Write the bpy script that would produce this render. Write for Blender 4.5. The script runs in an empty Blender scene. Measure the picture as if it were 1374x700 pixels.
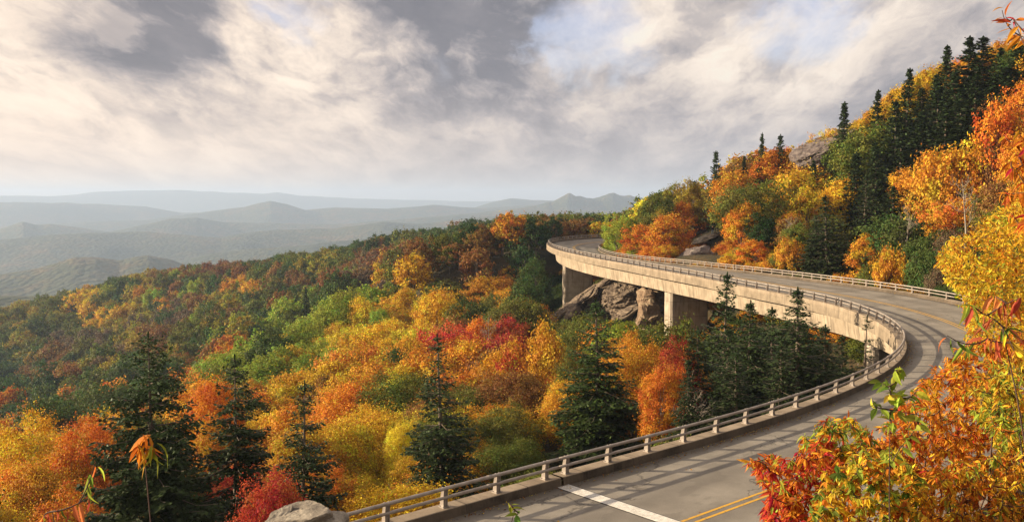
import bpy, math, random
import numpy as np
from mathutils import Vector

random.seed(7)
rng = np.random.default_rng(7)
sc = bpy.context.scene
R = math.radians

# ------------------------------------------------------------------ camera
FPX, CX, CY = 1190.0, 687.0, 350.0
HORIZ = 265.0
PITCH = math.atan((CY - HORIZ) / FPX)
CAM_Z = 10.0
cam_data = bpy.data.cameras.new('camera')
cam_data.sensor_width = 36.0
cam_data.lens = 36.0 * FPX / 1374.0
cam_data.clip_start = 0.1
cam_data.clip_end = 60000.0
cam = bpy.data.objects.new('camera', cam_data)
sc.collection.objects.link(cam)
cam.location = (0, 0, CAM_Z)
cam.rotation_euler = (R(90) - PITCH, 0, 0)
sc.camera = cam

# ------------------------------------------------------------------ render / exposure
sc.render.engine = 'CYCLES'
sc.view_settings.view_transform = 'Standard'
sc.view_settings.look = 'None'
sc.view_settings.gamma = 1.0
sc.view_settings.exposure = 1.05
sc.cycles.use_denoising = True
sc.cycles.max_bounces = 5
sc.cycles.diffuse_bounces = 3
sc.cycles.glossy_bounces = 2
sc.cycles.transmission_bounces = 3
sc.cycles.transparent_max_bounces = 6
sc.cycles.volume_bounces = 1
sc.cycles.sample_clamp_indirect = 4.0

# ------------------------------------------------------------------ sun
SUN_AZ_FRONT = 8.0      # degrees in front of due left
SUN_EL = 14.5
sa = R(SUN_AZ_FRONT)
sun_vec = Vector((-math.cos(sa) * math.cos(R(SUN_EL)), math.sin(sa) * math.cos(R(SUN_EL)), math.sin(R(SUN_EL))))
sun_data = bpy.data.lights.new('sun', 'SUN')
sun_data.energy = 5.0
sun_data.angle = R(0.6)
sun_data.color = (1.0, 0.80, 0.54)
sun = bpy.data.objects.new('sun', sun_data)
sc.collection.objects.link(sun)
sun.rotation_euler = sun_vec.to_track_quat('Z', 'Y').to_euler()

# ------------------------------------------------------------------ node helper
class NT:
    def __init__(s, tree):
        s.t = tree; s.n = tree.nodes; s.l = tree.links
    def node(s, kind, **kw):
        nd = s.n.new(kind)
        ins = kw.pop('ins', {})
        for k, v in kw.items():
            setattr(nd, k, v)
        for k, v in ins.items():
            s.put(nd.inputs[k], v)
        return nd
    def put(s, sock, v):
        if isinstance(v, bpy.types.NodeSocket):
            s.l.new(v, sock)
        else:
            sock.default_value = v
    def math(s, op, a, b=0.0, c=None, clamp=False):
        nd = s.n.new('ShaderNodeMath'); nd.operation = op; nd.use_clamp = clamp
        s.put(nd.inputs[0], a); s.put(nd.inputs[1], b)
        if c is not None: s.put(nd.inputs[2], c)
        return nd.outputs[0]
    def vmath(s, op, a, b=(0, 0, 0)):
        nd = s.n.new('ShaderNodeVectorMath'); nd.operation = op
        s.put(nd.inputs[0], a); s.put(nd.inputs[1], b)
        return nd.outputs['Value'] if op in ('DOT_PRODUCT', 'LENGTH', 'DISTANCE') else nd.outputs[0]
    def vscale(s, a, k):
        nd = s.n.new('ShaderNodeVectorMath'); nd.operation = 'SCALE'
        s.put(nd.inputs[0], a); nd.inputs['Scale'].default_value = k
        return nd.outputs[0]
    def mix(s, f, a, b, blend='MIX'):
        nd = s.n.new('ShaderNodeMix'); nd.data_type = 'RGBA'; nd.blend_type = blend
        s.put(nd.inputs[0], f); s.put(nd.inputs[6], a); s.put(nd.inputs[7], b)
        return nd.outputs[2]
    def noise(s, vec, scale, detail=4.0, rough=0.5, dist=0.0, out=0):
        nd = s.n.new('ShaderNodeTexNoise')
        if vec is not None: s.l.new(vec, nd.inputs['Vector'])
        nd.inputs['Scale'].default_value = scale; nd.inputs['Detail'].default_value = detail
        nd.inputs['Roughness'].default_value = rough; nd.inputs['Distortion'].default_value = dist
        return nd.outputs[out]
    def ramp(s, fac, stops, interp='LINEAR'):
        nd = s.n.new('ShaderNodeValToRGB'); nd.color_ramp.interpolation = interp
        e = nd.color_ramp.elements
        while len(e) < len(stops): e.new(0.5)
        for q, (p, c) in zip(e, stops):
            q.position = p; q.color = (*c, 1) if len(c) == 3 else c
        s.put(nd.inputs[0], fac)
        return nd.outputs[0]
    def maprange(s, v, a, b, c=0.0, d=1.0, smooth=False):
        nd = s.n.new('ShaderNodeMapRange')
        if smooth: nd.interpolation_type = 'SMOOTHSTEP'
        for i, x in enumerate((v, a, b, c, d)): s.put(nd.inputs[i], x)
        return nd.outputs[0]
    def mapping(s, vec, scale=(1, 1, 1), rot=(0, 0, 0), loc=(0, 0, 0)):
        nd = s.n.new('ShaderNodeMapping')
        s.l.new(vec, nd.inputs[0])
        nd.inputs['Location'].default_value = loc; nd.inputs['Rotation'].default_value = rot
        nd.inputs['Scale'].default_value = scale
        return nd.outputs[0]

# ------------------------------------------------------------------ world
def dir_px(px, py):
    fwd = Vector((0, math.cos(PITCH), -math.sin(PITCH))); up = Vector((0, math.sin(PITCH), math.cos(PITCH)))
    return (Vector((1, 0, 0)) * (px - CX) + fwd * FPX + up * (CY - py)).normalized()

world = bpy.data.worlds.new('World')
sc.world = world
world.use_nodes = True
w = NT(world.node_tree)
w.n.clear()
w_out = w.node('ShaderNodeOutputWorld')
sky = w.node('ShaderNodeTexSky', sky_type='NISHITA', sun_disc=False)
sky.sun_elevation = R(SUN_EL)
sky.sun_rotation = math.atan2(sun_vec.x, sun_vec.y)
sky.air_density = 1.2
sky.dust_density = 1.0
tc = w.node('ShaderNodeTexCoord')
D = tc.outputs['Generated']
sep = w.node('ShaderNodeSeparateXYZ', ins={0: D})
dx, dy, dz = sep.outputs
# cloud deck coordinates: banks flattened and slanting down to the right, tighter towards the horizon
perspf = w.math('DIVIDE', 1.0, w.math('ADD', w.math('MAXIMUM', dz, 0.0), 0.40))
slant = w.math('ADD', dz, w.math('MULTIPLY', dx, 0.05))
comb = w.node('ShaderNodeCombineXYZ', ins={0: w.math('MULTIPLY', dx, perspf), 1: w.math('MULTIPLY', w.math('MULTIPLY', slant, perspf), 1.75), 2: w.math('MULTIPLY', dy, 0.4)}).outputs[0]
Dw = w.vmath('NORMALIZE', w.vmath('ADD', D, w.vscale(w.vmath('SUBTRACT', w.noise(comb, 4.5, 8, 0.62, out=1), (0.5, 0.5, 0.5)), 0.21)))
P0 = w.vmath('ADD', comb, w.vscale(w.vmath('SUBTRACT', w.noise(comb, 3.2, 6, 0.55, out=1), (0.5, 0.5, 0.5)), 0.26))
P0 = w.mapping(P0, loc=(2.3, 5.1, 0))
def dens(vec):
    big = w.noise(vec, 2.6, 2.0, 0.5)
    fine = w.noise(vec, 6.5, 12.0, 0.62)
    return w.math('ADD', w.math('MULTIPLY', big, 0.5), w.math('MULTIPLY', fine, 0.5))
d0 = dens(P0)
d1 = dens(w.vmath('ADD', P0, (-0.030, 0.045, 0)))     # a step towards the light
lit = w.math('ADD', w.math('MULTIPLY', w.math('SUBTRACT', d0, d1), 6.5), 0.5, clamp=True)
def blob(px, py, rad_px, amt):
    c = dir_px(px, py)
    cosr = w.vmath('DOT_PRODUCT', Dw, tuple(c))
    ang = w.math('SUBTRACT', 1.0, cosr)
    s2 = (rad_px / FPX) ** 2
    e = w.math('POWER', 2.718, w.math('MULTIPLY', ang, -1.0 / s2))
    return w.math('MULTIPLY', e, amt)
def total(lst):
    acc = lst[0]
    for q in lst[1:]: acc = w.math('ADD', acc, q)
    return acc
darks = total([blob(120, 10, 130, .55), blob(230, 50, 80, .60), blob(290, 40, 60, .35), blob(640, 15, 75, .75), blob(560, 20, 70, .35), blob(700, 60, 60, .35),
               blob(560, 125, 70, .55), blob(480, 120, 80, .25), blob(860, 100, 45, .55), blob(760, 190, 120, .25), blob(1080, 190, 120, .25), blob(940, 190, 90, .18),
               blob(360, 45, 55, -.70), blob(440, 80, 70, -.45), blob(310, 40, 30, -.3), blob(100, 120, 110, -.15), blob(300, 210, 110, -.22),
               blob(0, 200, 170, -.50), blob(850, 35, 50, -.70), blob(960, 70, 80, -.30), blob(900, 155, 45, -.55), blob(1000, 140, 70, -.40),
               blob(1110, 90, 60, -.35), blob(1300, 60, 160, .10), blob(1180, 60, 90, .05), blob(1000, 230, 150, .2), blob(540, 60, 40, -.45), blob(710, 50, 22, -.5), blob(800, 140, 30, -.35), blob(640, 180, 60, -.2)])
blues = total([blob(385, 0, 40, .75), blob(575, 88, 28, .45), blob(800, -5, 60, .8), blob(790, 85, 36, .75), blob(740, 60, 22, .5),
               blob(1095, 42, 36, .6), blob(1000, 5, 60, .3), blob(1060, 30, 30, .35), blob(860, 70, 20, .3)])
thick = w.math('ADD', w.math('MULTIPLY', w.math('SUBTRACT', d0, 0.5), 3.4), w.math('ADD', w.math('MULTIPLY', darks, 1.0), 0.32), clamp=True)
shade = w.math('SUBTRACT', w.math('ADD', 0.66, w.math('MULTIPLY', w.math('SUBTRACT', lit, 0.5), 0.55)), w.math('MULTIPLY', thick, 0.62), clamp=True)
shade = w.math('ADD', w.math('ADD', shade, 0.10), w.math('MULTIPLY', w.math('SUBTRACT', w.noise(P0, 9.0, 9, 0.6), 0.5), 0.42))
ccol = w.ramp(shade, [(0.0, (0.165, 0.17, 0.205)), (0.25, (0.31, 0.30, 0.33)), (0.5, (0.57, 0.51, 0.49)), (0.75, (0.88, 0.76, 0.66)), (1.0, (1.08, 0.94, 0.80))], 'B_SPLINE')
lowf = w.maprange(dz, 0.0, 0.15, 1.0, 0.0, True)
sunside = w.maprange(dx, -0.6, 0.3, 1.0, 0.0, True)
lowcol = w.mix(sunside, (0.62, 0.56, 0.56, 1), (1.0, 0.82, 0.68, 1))
ccol = w.mix(w.math('MULTIPLY', lowf, 0.62), ccol, lowcol)
ccol = w.mix(w.math('MULTIPLY', sunside, 0.5), ccol, w.mix(1.0, ccol, (1.25, 1.13, 1.0, 1), 'MULTIPLY'))
gap = w.maprange(w.math('SUBTRACT', w.math('MULTIPLY', blues, 1.0), w.math('MULTIPLY', w.math('SUBTRACT', d0, 0.44), 2.5)), 0.30, 1.1, 0.0, 0.62, True)
cover = w.math('SUBTRACT', 1.0, w.math('MULTIPLY', gap, w.math('SUBTRACT', 1.0, lowf)), clamp=True)
bg1 = w.node('ShaderNodeBackground', ins={'Color': w.mix(1.0, sky.outputs[0], (1.0, 0.86, 1.08, 1), 'MULTIPLY'), 'Strength': 0.12})
bg2 = w.node('ShaderNodeBackground', ins={'Color': ccol, 'Strength': 0.49})
mx = w.node('ShaderNodeMixShader')
w.l.new(cover, mx.inputs[0]); w.l.new(bg1.outputs[0], mx.inputs[1]); w.l.new(bg2.outputs[0], mx.inputs[2])
w.l.new(mx.outputs[0], w_out.inputs['Surface'])

# ------------------------------------------------------------------ geometry helpers
def P(px, py, d):
    """photo direction at forward distance d -> world point"""
    v = dir_px(px, py)
    return np.array([v.x, v.y, v.z]) * (d / v.y) + np.array([0, 0, CAM_Z])
def project(p):
    p = np.asarray(p, float)
    x = p[..., 0]; y = p[..., 1]; z = p[..., 2] - CAM_Z
    fw = y * math.cos(PITCH) - z * math.sin(PITCH); up = y * math.sin(PITCH) + z * math.cos(PITCH)
    fw = np.where(fw > 0.1, fw, 0.1)
    return CX + FPX * x / fw, CY - FPX * up / fw

class MB:
    """collects quads/tris/boxes/tubes and builds one mesh object"""
    def __init__(s): s.v = []; s.f = []; s.n = 0; s.m = []; s.uv = {}
    def add(s, verts, faces, mat=0):
        b = s.n
        s.v.append(np.asarray(verts, float).reshape(-1, 3)); s.n += len(s.v[-1])
        for f in faces: s.f.append([b + i for i in f]); s.m.append(mat)
    def box(s, c, size, rot=0.0, mat=0):
        c = np.asarray(c, float); h = np.asarray(size, float) / 2
        k = np.array([[x, y, z] for z in (-1, 1) for y in (-1, 1) for x in (-1, 1)]) * h
        cr, sr = math.cos(rot), math.sin(rot)
        k = np.stack([k[:, 0] * cr - k[:, 1] * sr, k[:, 0] * sr + k[:, 1] * cr, k[:, 2]], 1) + c
        s.add(k, [(0, 2, 3, 1), (4, 5, 7, 6), (0, 1, 5, 4), (2, 6, 7, 3), (0, 4, 6, 2), (1, 3, 7, 5)], mat)
    def tube(s, pts, rad, n=6, mat=0, cap=True):
        pts = np.asarray(pts, float); m = len(pts)
        rad = np.broadcast_to(np.asarray(rad, float), (m,))
        t = np.gradient(pts, axis=0); t /= np.linalg.norm(t, axis=1)[:, None] + 1e-9
        ref = np.array([0, 0, 1.0]) if abs(t[0, 2]) < 0.9 else np.array([1.0, 0, 0])
        a = np.cross(t, ref); a /= np.linalg.norm(a, axis=1)[:, None] + 1e-9
        b = np.cross(t, a)
        an = np.linspace(0, 2 * math.pi, n, endpoint=False)
        ring = pts[:, None] + rad[:, None, None] * (a[:, None] * np.cos(an)[None, :, None] + b[:, None] * np.sin(an)[None, :, None])
        fs = []
        for i in range(m - 1):
            for j in range(n):
                k = (j + 1) % n
                fs.append((i * n + j, i * n + k, (i + 1) * n + k, (i + 1) * n + j))
        if cap:
            fs.append(tuple(range(n))[::-1]); fs.append(tuple((m - 1) * n + j for j in range(n)))
        s.add(ring.reshape(-1, 3), fs, mat)
    def build(s, name, mats, parent=None, smooth=False, link=True, origin=None):
        V = np.concatenate(s.v) if s.v else np.zeros((0, 3))
        if origin is not None: V = V - np.asarray(origin, float)
        me = bpy.data.meshes.new(name)
        me.from_pydata(V.tolist(), [], s.f)
        for m in (mats if isinstance(mats, (list, tuple)) else [mats]): me.materials.append(m)
        if len(set(s.m)) > 1: me.polygons.foreach_set('material_index', s.m)
        if smooth: me.polygons.foreach_set('use_smooth', [True] * len(s.f))
        me.update()
        o = bpy.data.objects.new(name, me)
        if link: sc.collection.objects.link(o)
        if parent is not None: o.parent = parent
        if origin is not None: o.location = tuple(origin)
        return o

def quads_mesh(name, V, mats, attrs=None, per=4, matidx=None):
    """V: (N,per,3) separate n-gons as one mesh, fast path"""
    N = V.shape[0]
    me = bpy.data.meshes.new(name)
    me.vertices.add(N * per); me.vertices.foreach_set('co', V.reshape(-1).astype(np.float32))
    me.loops.add(N * per); me.loops.foreach_set('vertex_index', np.arange(N * per, dtype=np.int32))
    me.polygons.add(N)
    me.polygons.foreach_set('loop_start', (np.arange(N) * per).astype(np.int32))
    me.polygons.foreach_set('loop_total', np.full(N, per, np.int32))
    for m in mats: me.materials.append(m)
    if matidx is not None: me.polygons.foreach_set('material_index', matidx.astype(np.int32))
    for k, a in (attrs or {}).items():
        at = me.attributes.new(k, 'FLOAT', 'FACE'); at.data.foreach_set('value', a.astype(np.float32))
    me.update(calc_edges=True)
    return me

def sheet(name, X, Y, Z, mat, uv=None, parent=None, smooth=True):
    nr, nc = X.shape
    V = np.stack([X, Y, Z], -1).reshape(-1, 3)
    i = np.arange(nr - 1)[:, None] * nc + np.arange(nc - 1)[None, :]
    F = np.stack([i, i + 1, i + nc + 1, i + nc], -1).reshape(-1, 4)
    me = bpy.data.meshes.new(name)
    me.vertices.add(len(V)); me.vertices.foreach_set('co', V.reshape(-1).astype(np.float32))
    me.loops.add(F.size); me.loops.foreach_set('vertex_index', F.reshape(-1).astype(np.int32))
    me.polygons.add(len(F)); me.polygons.foreach_set('loop_start', (np.arange(len(F)) * 4).astype(np.int32))
    me.polygons.foreach_set('loop_total', np.full(len(F), 4, np.int32))
    me.polygons.foreach_set('use_smooth', np.full(len(F), smooth))
    me.materials.append(mat)
    if uv is not None:
        U = uv.reshape(-1, 2)[F.reshape(-1)]
        l = me.uv_layers.new(name='UVMap'); l.data.foreach_set('uv', U.reshape(-1).astype(np.float32))
    me.update(calc_edges=True)
    o = bpy.data.objects.new(name, me); sc.collection.objects.link(o)
    if parent is not None: o.parent = parent
    return o

def tag(o, label=None, cat=None, group=None, kind=None):
    if label: o['label'] = label
    if cat: o['category'] = cat
    if group: o['group'] = group
    if kind: o['kind'] = kind
    return o
def empty(name, loc=(0, 0, 0), rz=0.0):
    o = bpy.data.objects.new(name, None); sc.collection.objects.link(o)
    o.location = tuple(loc); o.rotation_euler = (0, 0, rz); o.empty_display_size = 0.3
    return o

# ------------------------------------------------------------------ materials
def mat(name):
    m = bpy.data.materials.new(name); m.use_nodes = True
    t = NT(m.node_tree); t.n.clear()
    out = t.node('ShaderNodeOutputMaterial')
    return m, t, out
def principled(t, out, col, rough=0.8, bump=None, bstr=0.3, bdist=0.05, metal=0.0, spec=0.3):
    p = t.node('ShaderNodeBsdfPrincipled')
    t.put(p.inputs['Base Color'], col if isinstance(col, bpy.types.NodeSocket) else (*col, 1))
    t.put(p.inputs['Roughness'], rough); t.put(p.inputs['Metallic'], metal)
    p.inputs['Specular IOR Level'].default_value = spec
    if bump is not None:
        b = t.node('ShaderNodeBump'); b.inputs['Strength'].default_value = bstr; b.inputs['Distance'].default_value = bdist
        t.l.new(bump, b.inputs['Height']); t.l.new(b.outputs[0], p.inputs['Normal'])
    t.l.new(p.outputs[0], out.inputs['Surface'])
    return p

def leaf_material(name, transl=0.35, hue=0.05, vlo=0.55, vhi=1.35, rough=0.6, fixed=None, attr='tint', mixg=0.0):
    m, t, out = mat(name)
    if fixed is None:
        a = t.node('ShaderNodeAttribute', attribute_type='INSTANCER', attribute_name=attr)
        base = a.outputs['Color']
    elif fixed == 'GEO':
        base = t.node('ShaderNodeAttribute', attribute_type='GEOMETRY', attribute_name='tint').outputs['Color']
    else:
        base = t.node('ShaderNodeRGB').outputs[0]; base.default_value = (*fixed, 1)
    v = t.node('ShaderNodeAttribute', attribute_type='GEOMETRY', attribute_name='var').outputs['Fac']
    c = t.node('ShaderNodeAttribute', attribute_type='GEOMETRY', attribute_name='clump').outputs['Fac']
    h = t.node('ShaderNodeHueSaturation')
    t.l.new(base, h.inputs['Color'])
    t.l.new(t.math('ADD', 0.5, t.math('MULTIPLY', t.math('SUBTRACT', t.math('ADD', t.math('MULTIPLY', c, .65), t.math('MULTIPLY', v, .35)), 0.5), hue * 2)), h.inputs['Hue'])
    t.l.new(t.math('MULTIPLY', t.maprange(v, 0, 1, vlo, vhi), t.maprange(c, 0, 1, 0.78, 1.25)), h.inputs['Value'])
    col = h.outputs[0]
    if mixg > 0:
        rnd = t.node('ShaderNodeObjectInfo').outputs['Random']
        thr = t.maprange(rnd, 0, 1, 0.95, 0.45)
        col = t.mix(t.math('MULTIPLY', t.maprange(t.math('SUBTRACT', c, thr), -0.06, 0.10), mixg), col, t.mix(1.0, col, (0.50, 0.74, 0.8, 1), 'MULTIPLY'))
    p = t.node('ShaderNodeBsdfPrincipled'); t.l.new(col, p.inputs['Base Color'])
    p.inputs['Roughness'].default_value = rough; p.inputs['Specular IOR Level'].default_value = 0.12
    tr = t.node('ShaderNodeBsdfTranslucent'); t.l.new(col, tr.inputs['Color'])
    mxs = t.node('ShaderNodeMixShader'); mxs.inputs[0].default_value = transl
    t.l.new(p.outputs[0], mxs.inputs[1]); t.l.new(tr.outputs[0], mxs.inputs[2])
    t.l.new(mxs.outputs[0], out.inputs['Surface'])
    return m
M_leaf = leaf_material('autumn_leaf', 0.30, 0.042, 0.5, 1.35, mixg=0.6)
M_need = leaf_material('spruce_needle', 0.12, 0.03, 0.55, 1.7, 0.55)
M_fore = leaf_material('foreground_leaf', 0.45, 0.04, 0.75, 1.45, 0.6, 'GEO')

def bark_material(name, c1, c2):
    m, t, out = mat(name)
    g = t.node('ShaderNodeTexCoord').outputs['Object']
    n = t.noise(t.mapping(g, scale=(6, 6, 1.5)), 2.0, 6, 0.6)
    principled(t, out, t.mix(n, (*c1, 1), (*c2, 1)), 0.9, n, 0.6, 0.03)
    return m
M_bark = bark_material('grey_bark', (0.10, 0.08, 0.065), (0.30, 0.25, 0.21))
M_sbark = bark_material('spruce_bark', (0.10, 0.075, 0.06), (0.26, 0.21, 0.17))
M_twig = bark_material('dark_twig', (0.05, 0.03, 0.025), (0.13, 0.075, 0.06))
M_pale = bark_material('pale_dead_wood', (0.22, 0.19, 0.155), (0.42, 0.37, 0.31))

# asphalt: UV.x = metres along the road, UV.y = metres across
m, t, out = mat('asphalt'); M_asph = m
uv = t.node('ShaderNodeUVMap').outputs[0]
g = t.node('ShaderNodeTexCoord').outputs['Object']
grain = t.noise(g, 38, 4, 0.75)
n1 = t.noise(t.mapping(uv, scale=(0.05, 0.5, 1)), 3.0, 6, 0.62)
n2 = t.noise(g, 0.35, 5, 0.6)
sp = t.node('ShaderNodeSeparateXYZ', ins={0: uv})
u = sp.outputs[1]
wob = t.math('MULTIPLY', t.math('SUBTRACT', n1, 0.5), 0.5)
uu = t.math('ADD', u, wob)
# wheel tracks polished lighter, oil band darker between
trk = t.math('SINE', t.math('MULTIPLY', uu, 2 * math.pi / 2.55))
base = t.ramp(t.math('ADD', t.math('MULTIPLY', grain, 0.45), t.math('MULTIPLY', n2, 0.55)), [(0.3, (0.14, 0.125, 0.108)), (0.5, (0.255, 0.232, 0.20)), (0.72, (0.39, 0.355, 0.305))])
base = t.mix(t.maprange(trk, -0.4, 1.0, 0.0, 0.30), base, (0.11, 0.10, 0.09, 1))
edge = t.math('MINIMUM', t.math('SUBTRACT', uu, 0.25), t.math('SUBTRACT', 10.75, uu))
ptc = t.maprange(t.noise(t.mapping(uv, scale=(0.35, 0.7, 1)), 1.0, 3, 0.5), 0.55, 0.57)
base = t.mix(t.math('MULTIPLY', ptc, 0.22), base, (0.09, 0.08, 0.07, 1))
base = t.mix(t.maprange(edge, 0.0, 1.0, 0.65, 0.0, True), base, (0.065, 0.052, 0.04, 1))
# cracks
vor = t.node('ShaderNodeTexVoronoi', feature='DISTANCE_TO_EDGE')
t.l.new(t.vmath('ADD', t.mapping(uv, scale=(0.16, 0.3, 1)), t.vscale(t.noise(uv, 0.8, 5, 0.6, out=1), 0.35)), vor.inputs['Vector']); vor.inputs['Scale'].default_value = 1.0
crk = t.maprange(vor.outputs['Distance'], 0.003, 0.010, 1.0, 0.0)
crk = t.math('MULTIPLY', crk, t.maprange(t.noise(g, 0.22, 2, 0.5), 0.38, 0.52))
base = t.mix(t.math('MULTIPLY', crk, 0.5), base, (0.03, 0.027, 0.024, 1))
principled(t, out, base, 0.88, t.math('SUBTRACT', grain, crk), 0.5, 0.012, spec=0.25)

# road paint, worn
def paint(name, col):
    m, t, out = mat(name)
    g = t.node('ShaderNodeTexCoord').outputs['Object']
    n = t.noise(g, 7, 6, 0.7)
    f = t.maprange(n, 0.50, 0.68, 0.0, 0.75)
    principled(t, out, t.mix(f, (*col, 1), (0.2, 0.16, 0.11, 1)), 0.7, t.noise(g, 45, 3, 0.7), 0.4, 0.01)
    return m
M_yel = paint('yellow_road_paint', (0.68, 0.38, 0.04))

# concrete with vertical segment joints and runs (UV.x metres along, UV.y metres down the section)
def concrete(name, c_lo, c_hi, seg=2.6, stain=0.6, joints=True):
    m, t, out = mat(name)
    uv = t.node('ShaderNodeUVMap').outputs[0]
    g = t.node('ShaderNodeTexCoord').outputs['Object']
    sp = t.node('ShaderNodeSeparateXYZ', ins={0: uv})
    n = t.noise(g, 0.9, 8, 0.62); fine = t.noise(g, 14, 5, 0.7)
    col = t.ramp(t.math('ADD', t.math('MULTIPLY', n, 0.7), t.math('MULTIPLY', fine, 0.3)), [(0.34, c_lo), (0.62, c_hi)])
    runs = t.noise(t.mapping(uv, scale=(1.0, 0.13, 1)), 2.6, 6, 0.66)
    col = t.mix(t.math('MULTIPLY', t.maprange(runs, 0.49, 0.68), stain), col, (0.12, 0.095, 0.07, 1))
    segn = t.node('ShaderNodeTexWhiteNoise', noise_dimensions='1D')
    t.l.new(t.math('FLOOR', t.math('DIVIDE', sp.outputs[0], seg)), segn.inputs['W'])
    col = t.mix(t.maprange(segn.outputs['Value'], 0, 1, 0, 0.30), col, (0.20, 0.155, 0.11, 1))
    h = fine
    if joints:
        fr = t.math('FRACT', t.math('DIVIDE', sp.outputs[0], seg))
        jt = t.math('LESS_THAN', fr, 0.02)
        col = t.mix(t.math('MULTIPLY', jt, 0.75), col, (0.07, 0.055, 0.042, 1))
        h = t.math('SUBTRACT', fine, t.math('MULTIPLY', jt, 2.0))
    principled(t, out, col, 0.88, h, 0.35, 0.02)
    return m
M_conc = concrete('concrete', (0.29, 0.235, 0.175), (0.50, 0.415, 0.315), stain=0.85)
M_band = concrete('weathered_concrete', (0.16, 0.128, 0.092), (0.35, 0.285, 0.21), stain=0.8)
M_kerb = concrete('kerb_concrete', (0.20, 0.155, 0.11), (0.40, 0.325, 0.245), stain=0.6)
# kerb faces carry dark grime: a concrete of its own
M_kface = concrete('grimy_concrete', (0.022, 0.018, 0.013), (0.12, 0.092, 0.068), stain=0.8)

m, t, out = mat('aluminium_rail'); M_rail = m
g = t.node('ShaderNodeTexCoord').outputs['Object']
n = t.noise(g, 3.0, 6, 0.65)
principled(t, out, t.ramp(n, [(0.3, (0.26, 0.22, 0.19)), (0.7, (0.46, 0.41, 0.37))]), t.maprange(n, 0.3, 0.7, 0.42, 0.62), t.noise(g, 40, 3, 0.6), 0.15, 0.005, metal=0.35)
m, t, out = mat('joint_steel'); M_joint = m
uv = t.node('ShaderNodeTexCoord').outputs['Object']
n = t.noise(uv, 6, 5, 0.6)
principled(t, out, t.ramp(n, [(0.35, (0.55, 0.53, 0.50)), (0.65, (0.80, 0.78, 0.74))]), 0.5, n, 0.2, 0.01, metal=0.1)
m, t, out = mat('black_seal'); M_seal = m
principled(t, out, (0.03, 0.027, 0.025), 0.7)

def rock_material(name, tilt, c_dark, c_mid, c_light, sc_=1.0):
    m, t, out = mat(name)
    g = t.node('ShaderNodeTexCoord').outputs['Object']
    mp = t.mapping(g, rot=tilt, scale=(0.25 * sc_, 0.25 * sc_, 2.2 * sc_))
    st = t.noise(mp, 1.0, 8, 0.6, 0.4)
    pa = t.noise(g, 0.55 * sc_, 6, 0.65)
    fi = t.noise(g, 6 * sc_, 6, 0.7)
    c = t.ramp(t.math('ADD', t.math('MULTIPLY', st, 0.5), t.math('MULTIPLY', pa, 0.5)), [(0.36, c_dark), (0.5, c_mid), (0.66, c_light)])
    c = t.mix(t.maprange(t.noise(g, 1.6 * sc_, 5, 0.7), 0.58, 0.7, 0, 0.7), c, (0.30, 0.29, 0.23, 1))
    c = t.mix(t.maprange(fi, 0.35, 0.65, 0.35, 0.0), c, (0.05, 0.04, 0.035, 1))
    h = t.math('ADD', t.math('MULTIPLY', st, 0.8), t.math('MULTIPLY', fi, 0.25))
    principled(t, out, c, 0.9, h, 1.0, 0.35 / sc_)
    return m
M_rock = rock_material('layered_rock', (R(18), R(-32), 0), (0.06, 0.045, 0.038), (0.18, 0.135, 0.10), (0.48, 0.38, 0.27), 1.6)
M_rock2 = rock_material('dome_rock', (R(5), R(20), 0), (0.07, 0.055, 0.055), (0.15, 0.12, 0.115), (0.26, 0.22, 0.20))
M_rock3 = rock_material('orange_rock', (R(18), R(-70), 0), (0.13, 0.085, 0.055), (0.27, 0.18, 0.115), (0.50, 0.42, 0.29))
M_boul = rock_material('pale_boulder', (R(8), R(-6), 0), (0.13, 0.11, 0.09), (0.30, 0.26, 0.21), (0.50, 0.45, 0.37), 3.0)

m, t, out = mat('leaf_litter'); M_ground = m
g = t.node('ShaderNodeTexCoord').outputs['Object']
n = t.noise(g, 0.25, 6, 0.6); n2 = t.noise(g, 3.0, 6, 0.7)
c = t.ramp(t.math('ADD', t.math('MULTIPLY', n, 0.5), t.math('MULTIPLY', n2, 0.5)), [(0.36, (0.018, 0.02, 0.009)), (0.5, (0.045, 0.036, 0.016)), (0.64, (0.10, 0.058, 0.024))])
principled(t, out, c, 0.95, n2, 0.8, 0.3)
m, t, out = mat('far_forest'); M_far = m
g = t.node('ShaderNodeTexCoord').outputs['Object']
vor = t.node('ShaderNodeTexVoronoi'); t.l.new(g, vor.inputs['Vector']); vor.inputs['Scale'].default_value = 0.06
n = t.noise(g, 0.004, 6, 0.6); n2 = t.noise(g, 0.02, 5, 0.7)
c = t.ramp(t.math('ADD', t.math('MULTIPLY', n, 0.5), t.math('MULTIPLY', n2, 0.5)), [(0.38, (0.028, 0.045, 0.018)), (0.5, (0.06, 0.07, 0.022)), (0.6, (0.13, 0.09, 0.03)), (0.7, (0.16, 0.07, 0.03))])
c = t.mix(t.maprange(vor.outputs['Distance'], 0.2, 0.9, 0.0, 0.5), c, (0.012, 0.018, 0.01, 1))
principled(t, out, c, 1.0, t.math('SUBTRACT', n2, vor.outputs['Distance']), 0.6, 9.0)

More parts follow.
